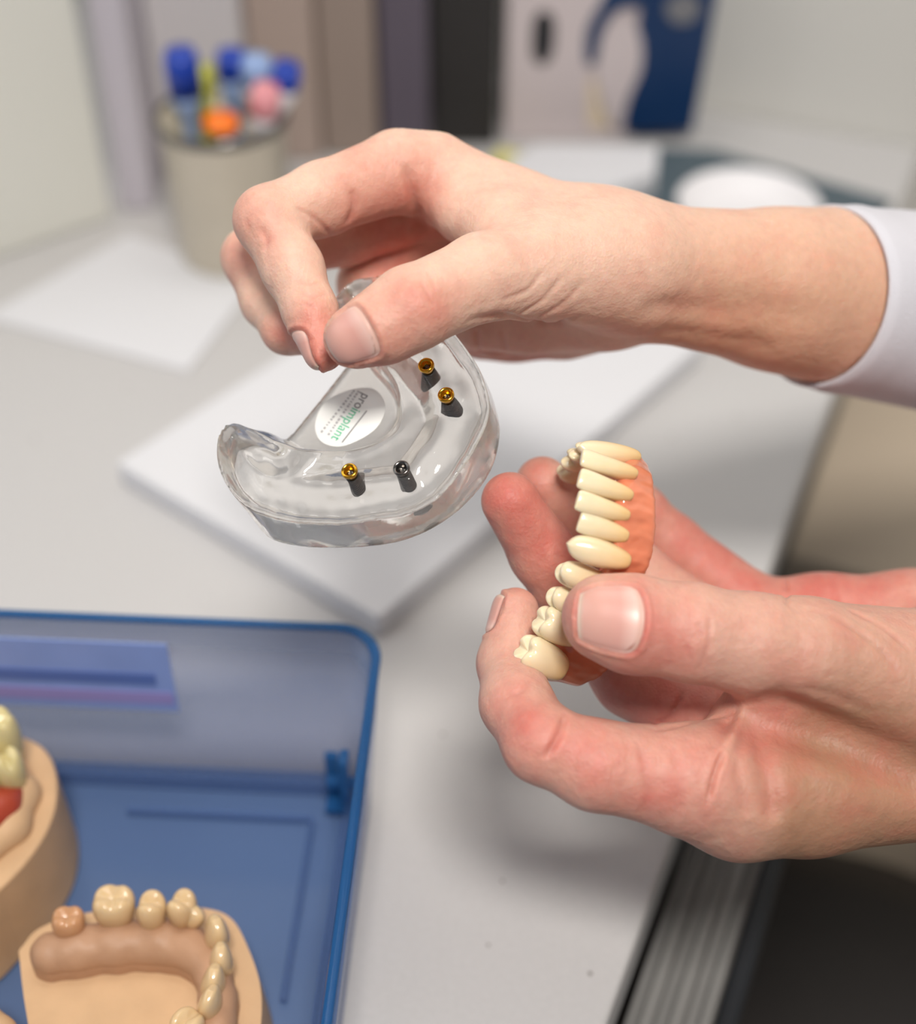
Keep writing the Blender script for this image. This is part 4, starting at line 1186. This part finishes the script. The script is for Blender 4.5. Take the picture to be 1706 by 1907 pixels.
# ---- the hand that holds the denture
LH = dict(
    thumb=[J(1740, 1290, 405, 145), J(1500, 1222, 392, 108), J(1400, 1200, 388, 94), J(1285, 1178, 384, 90), J(1180, 1162, 382, 90), J(1128, 1150, 382, 82)],
    index=[J(1310, 1450, 388, 100), J(1260, 1448, 387, 96), J(1110, 1425, 383, 82), J(1010, 1385, 384, 72), J(962, 1310, 396, 66), J(948, 1235, 410, 57), J(960, 1138, 414, 44)],
    middle=[J(1360, 1360, 420, 84), J(1300, 1330, 424, 82), J(1180, 1260, 430, 74), J(1115, 1185, 432, 66), J(1055, 1100, 428, 62), J(1010, 1030, 422, 60), J(950, 933, 414, 54)],
    ring=[J(1420, 1250, 440, 80), J(1360, 1210, 444, 78), J(1190, 1080, 448, 64), J(1095, 975, 444, 56), J(1010, 900, 436, 50)],
    pinky=[J(1460, 1160, 462, 70), J(1400, 1135, 466, 66), J(1250, 1015, 466, 56), J(1190, 950, 462, 48), J(1140, 900, 458, 42)],
)
LPALM = [
    [J(1980, 1330, 425, 230), J(1800, 1330, 420, 205), J(1680, 1350, 418, 165)],
    [J(1800, 1420, 410, 130), J(1500, 1465, 400, 118), J(1380, 1478, 394, 112), J(1310, 1460, 390, 104)],
    [J(1800, 1400, 430, 130), J(1400, 1380, 420, 100)],
    [J(1800, 1320, 450, 130), J(1430, 1250, 442, 86)],
    [J(1860, 1220, 455, 120), J(1700, 1170, 458, 100), J(1530, 1155, 462, 78), J(1440, 1150, 462, 70)],
    [J(1760, 1310, 405, 150), J(1620, 1290, 405, 125), J(1480, 1260, 404, 90)],
    [J(1480, 1270, 398, 80), J(1400, 1350, 402, 58), J(1370, 1420, 398, 70)],
]
lh_sdf = hand_sdf(LPALM, [(LH['thumb'], 8.0), (LH['index'], 5.0), (LH['middle'], 4.0), (LH['ring'], 3.0), (LH['pinky'], 3.0)], kp=9.0)
LC = [
    ([(1055, 1325), (1040, 1370), (1015, 1415)], 1.0, 1.3),
    ([(995, 1265), (965, 1290), (940, 1292)], 0.9, 0.6),
    ([(1188, 1374), (1200, 1420), (1204, 1470), (1198, 1525)], 1.3, 0.45),
    ([(1248, 1375), (1262, 1430), (1268, 1480), (1262, 1530)], 1.8, 0.3),
    ([(1350, 1395), (1332, 1440), (1318, 1500)], 0.75, 1.7),
    ([(1275, 1285), (1250, 1330), (1215, 1350)], 1.0, 1.0),
    ([(1210, 1362), (1290, 1345), (1365, 1328)], 1.0, 0.9),
    ([(1385, 1350), (1375, 1430), (1395, 1530)], 2.0, 0.7),
    ([(1420, 1370), (1440, 1460), (1430, 1540)], 2.0, 0.4),
    ([(1463, 1075), (1465, 1130)], 0.8, 0.9), ([(1545, 1075), (1560, 1125)], 1.0, 0.3),
    ([(1318, 1135), (1322, 1180), (1308, 1230), (1290, 1260)], 0.7, 0.35),
    ([(1300, 1155), (1308, 1190)], 0.6, 0.3), ([(1278, 1200), (1290, 1235)], 0.6, 0.35),
    ([(1380, 1300), (1480, 1335), (1580, 1385), (1700, 1440), (1850, 1490)], 7.0, 5.0),
    ([(1530, 1135), (1590, 1170), (1640, 1210), (1680, 1260)], 1.1, 0.8), ([(1570, 1130), (1640, 1165), (1700, 1215)], 0.9, 0.7),
    ([(1500, 1130), (1560, 1160), (1610, 1230)], 1.4, 0.3),
    ([(1480, 1280), (1560, 1300), (1640, 1340)], 2.0, 0.6),
    ([(1388, 1310), (1378, 1345), (1356, 1395)], 1.7, -1.0),
    ([(1405, 1335), (1420, 1400), (1436, 1480), (1450, 1540)], 3.2, 1.6), ([(1362, 1330), (1345, 1365), (1320, 1400)], 1.6, 0.9),
]
LRED = [(Pm(920, 900, 405), 11, .7), (Pm(990, 980, 410), 12, .55), (Pm(990, 880, 425), 10, .6), (Pm(1050, 1050, 420), 12, .6), (Pm(965, 1110, 384), 8, .7), (Pm(930, 1240, 375), 12, .55),
        (Pm(960, 1350, 372), 14, .45), (Pm(1100, 1420, 366), 18, .32), (Pm(1200, 1440, 368), 16, .12), (Pm(1250, 1530, 372), 18, .2), (Pm(1330, 1450, 376), 18, .15), (Pm(1290, 970, 455), 18, .55),
        (Pm(1360, 1080, 455), 12, .4), (Pm(1500, 1080, 450), 22, .5), (Pm(1650, 1090, 450), 25, .4), (Pm(1060, 1150, 372), 10, .45), (Pm(1200, 1130, 370), 8, .45), (Pm(1180, 1230, 370), 9, .35),
        (Pm(1280, 1200, 370), 9, .35), (Pm(1180, 1290, 425), 14, .6), (Pm(1300, 1310, 420), 14, .6), (Pm(1400, 1350, 392), 14, .3)]
LRED = [(a, b, c * 1.0) for a, b, c in LRED]
LTAN = [(Pm(1640, 1420, 395), 30, .9), (Pm(1500, 1500, 385), 22, .5), (Pm(1600, 1540, 390), 26, .8), (Pm(1600, 1230, 372), 24, .3)]
nails_l = [
    (Pm(1131, 1151, 382), np.array([-0.02, 0.10, 1.0]), np.array([-0.99, 0.04, 0.0]), 8.4, 7.9, dict(lift=0.35)),
    (Pm(955, 1145, 413), np.array([-0.985, 0.1, 0.02]), np.array([0.15, 0.95, 0.0]), 5.6, 4.4, dict(lift=0.28)),
]
o, _ = build_hand('hand', person, lh_sdf, Pm(870, 1660, 500) - 6, np.array([176, 22, -335]), HVOX, M_SKIN_L, LC, LRED, LTAN, nails_l,
                  label='lower hand, palm up, holding the denture between thumb and bent forefinger')
# coat sleeves -----------------------------------------------------
M_COAT = plain('white_cotton', (206, 204, 210), rough=0.85, bump=0.4, bscale=1400, noise=0.02)
def sleeve(c, ax, r0, r1, L, parent, flat=1.0, folds=1.5):
    ax = unit(ax); u = unit(np.cross(ax, [0, 0, 1.0])); w = np.cross(u, ax) if False else unit(np.cross(ax, u))
    nu, nl = 72, 40; V, Fc = [], []
    for side in (0, 1):
        for i in range(nl):
            t = i / (nl - 1)
            for j in range(nu):
                a = 2 * math.pi * j / nu
                r = r0 + (r1 - r0) * t + folds * t * math.sin(3 * a + 9 * t) * (0.4 + t) + 0.5 * folds * math.sin(5 * a - 14 * t) * t + (0.5 if 0.035 < t * L / 200 < 0.05 else 0)
                if side: r -= 1.4
                V.append(c + ax * L * t + u * r * flat * math.cos(a) + w * r * math.sin(a))
    for side in (0, 1):
        o_ = side * nl * nu
        for i in range(nl - 1):
            for j in range(nu):
                q = [o_ + i * nu + j, o_ + i * nu + (j + 1) % nu, o_ + (i + 1) * nu + (j + 1) % nu, o_ + (i + 1) * nu + j]
                Fc.append(q if side else q[::-1])
    for j in range(nu):
        a = j; b = (j + 1) % nu; Fc.append([a, b, nl * nu + b, nl * nu + a])
        e = (nl - 1) * nu; Fc.append([e + b, e + a, nl * nu + e + a, nl * nu + e + b])
    return mesh_obj('coat_sleeve', cam2world(np.array(V)), Fc, M_COAT, parent)
sleeve(Pm(1526, 552, 464), np.array([0.84, -0.02, -0.54]), 29.2, 44, 190, person)['label'] = 'white coat sleeve pushed up the forearm of the upper hand'
sleeve(Pm(1900, 1330, 424), np.array([0.98, 0.0, -0.1]), 35, 50, 190, person)['label'] = 'white coat sleeve behind the lower hand'
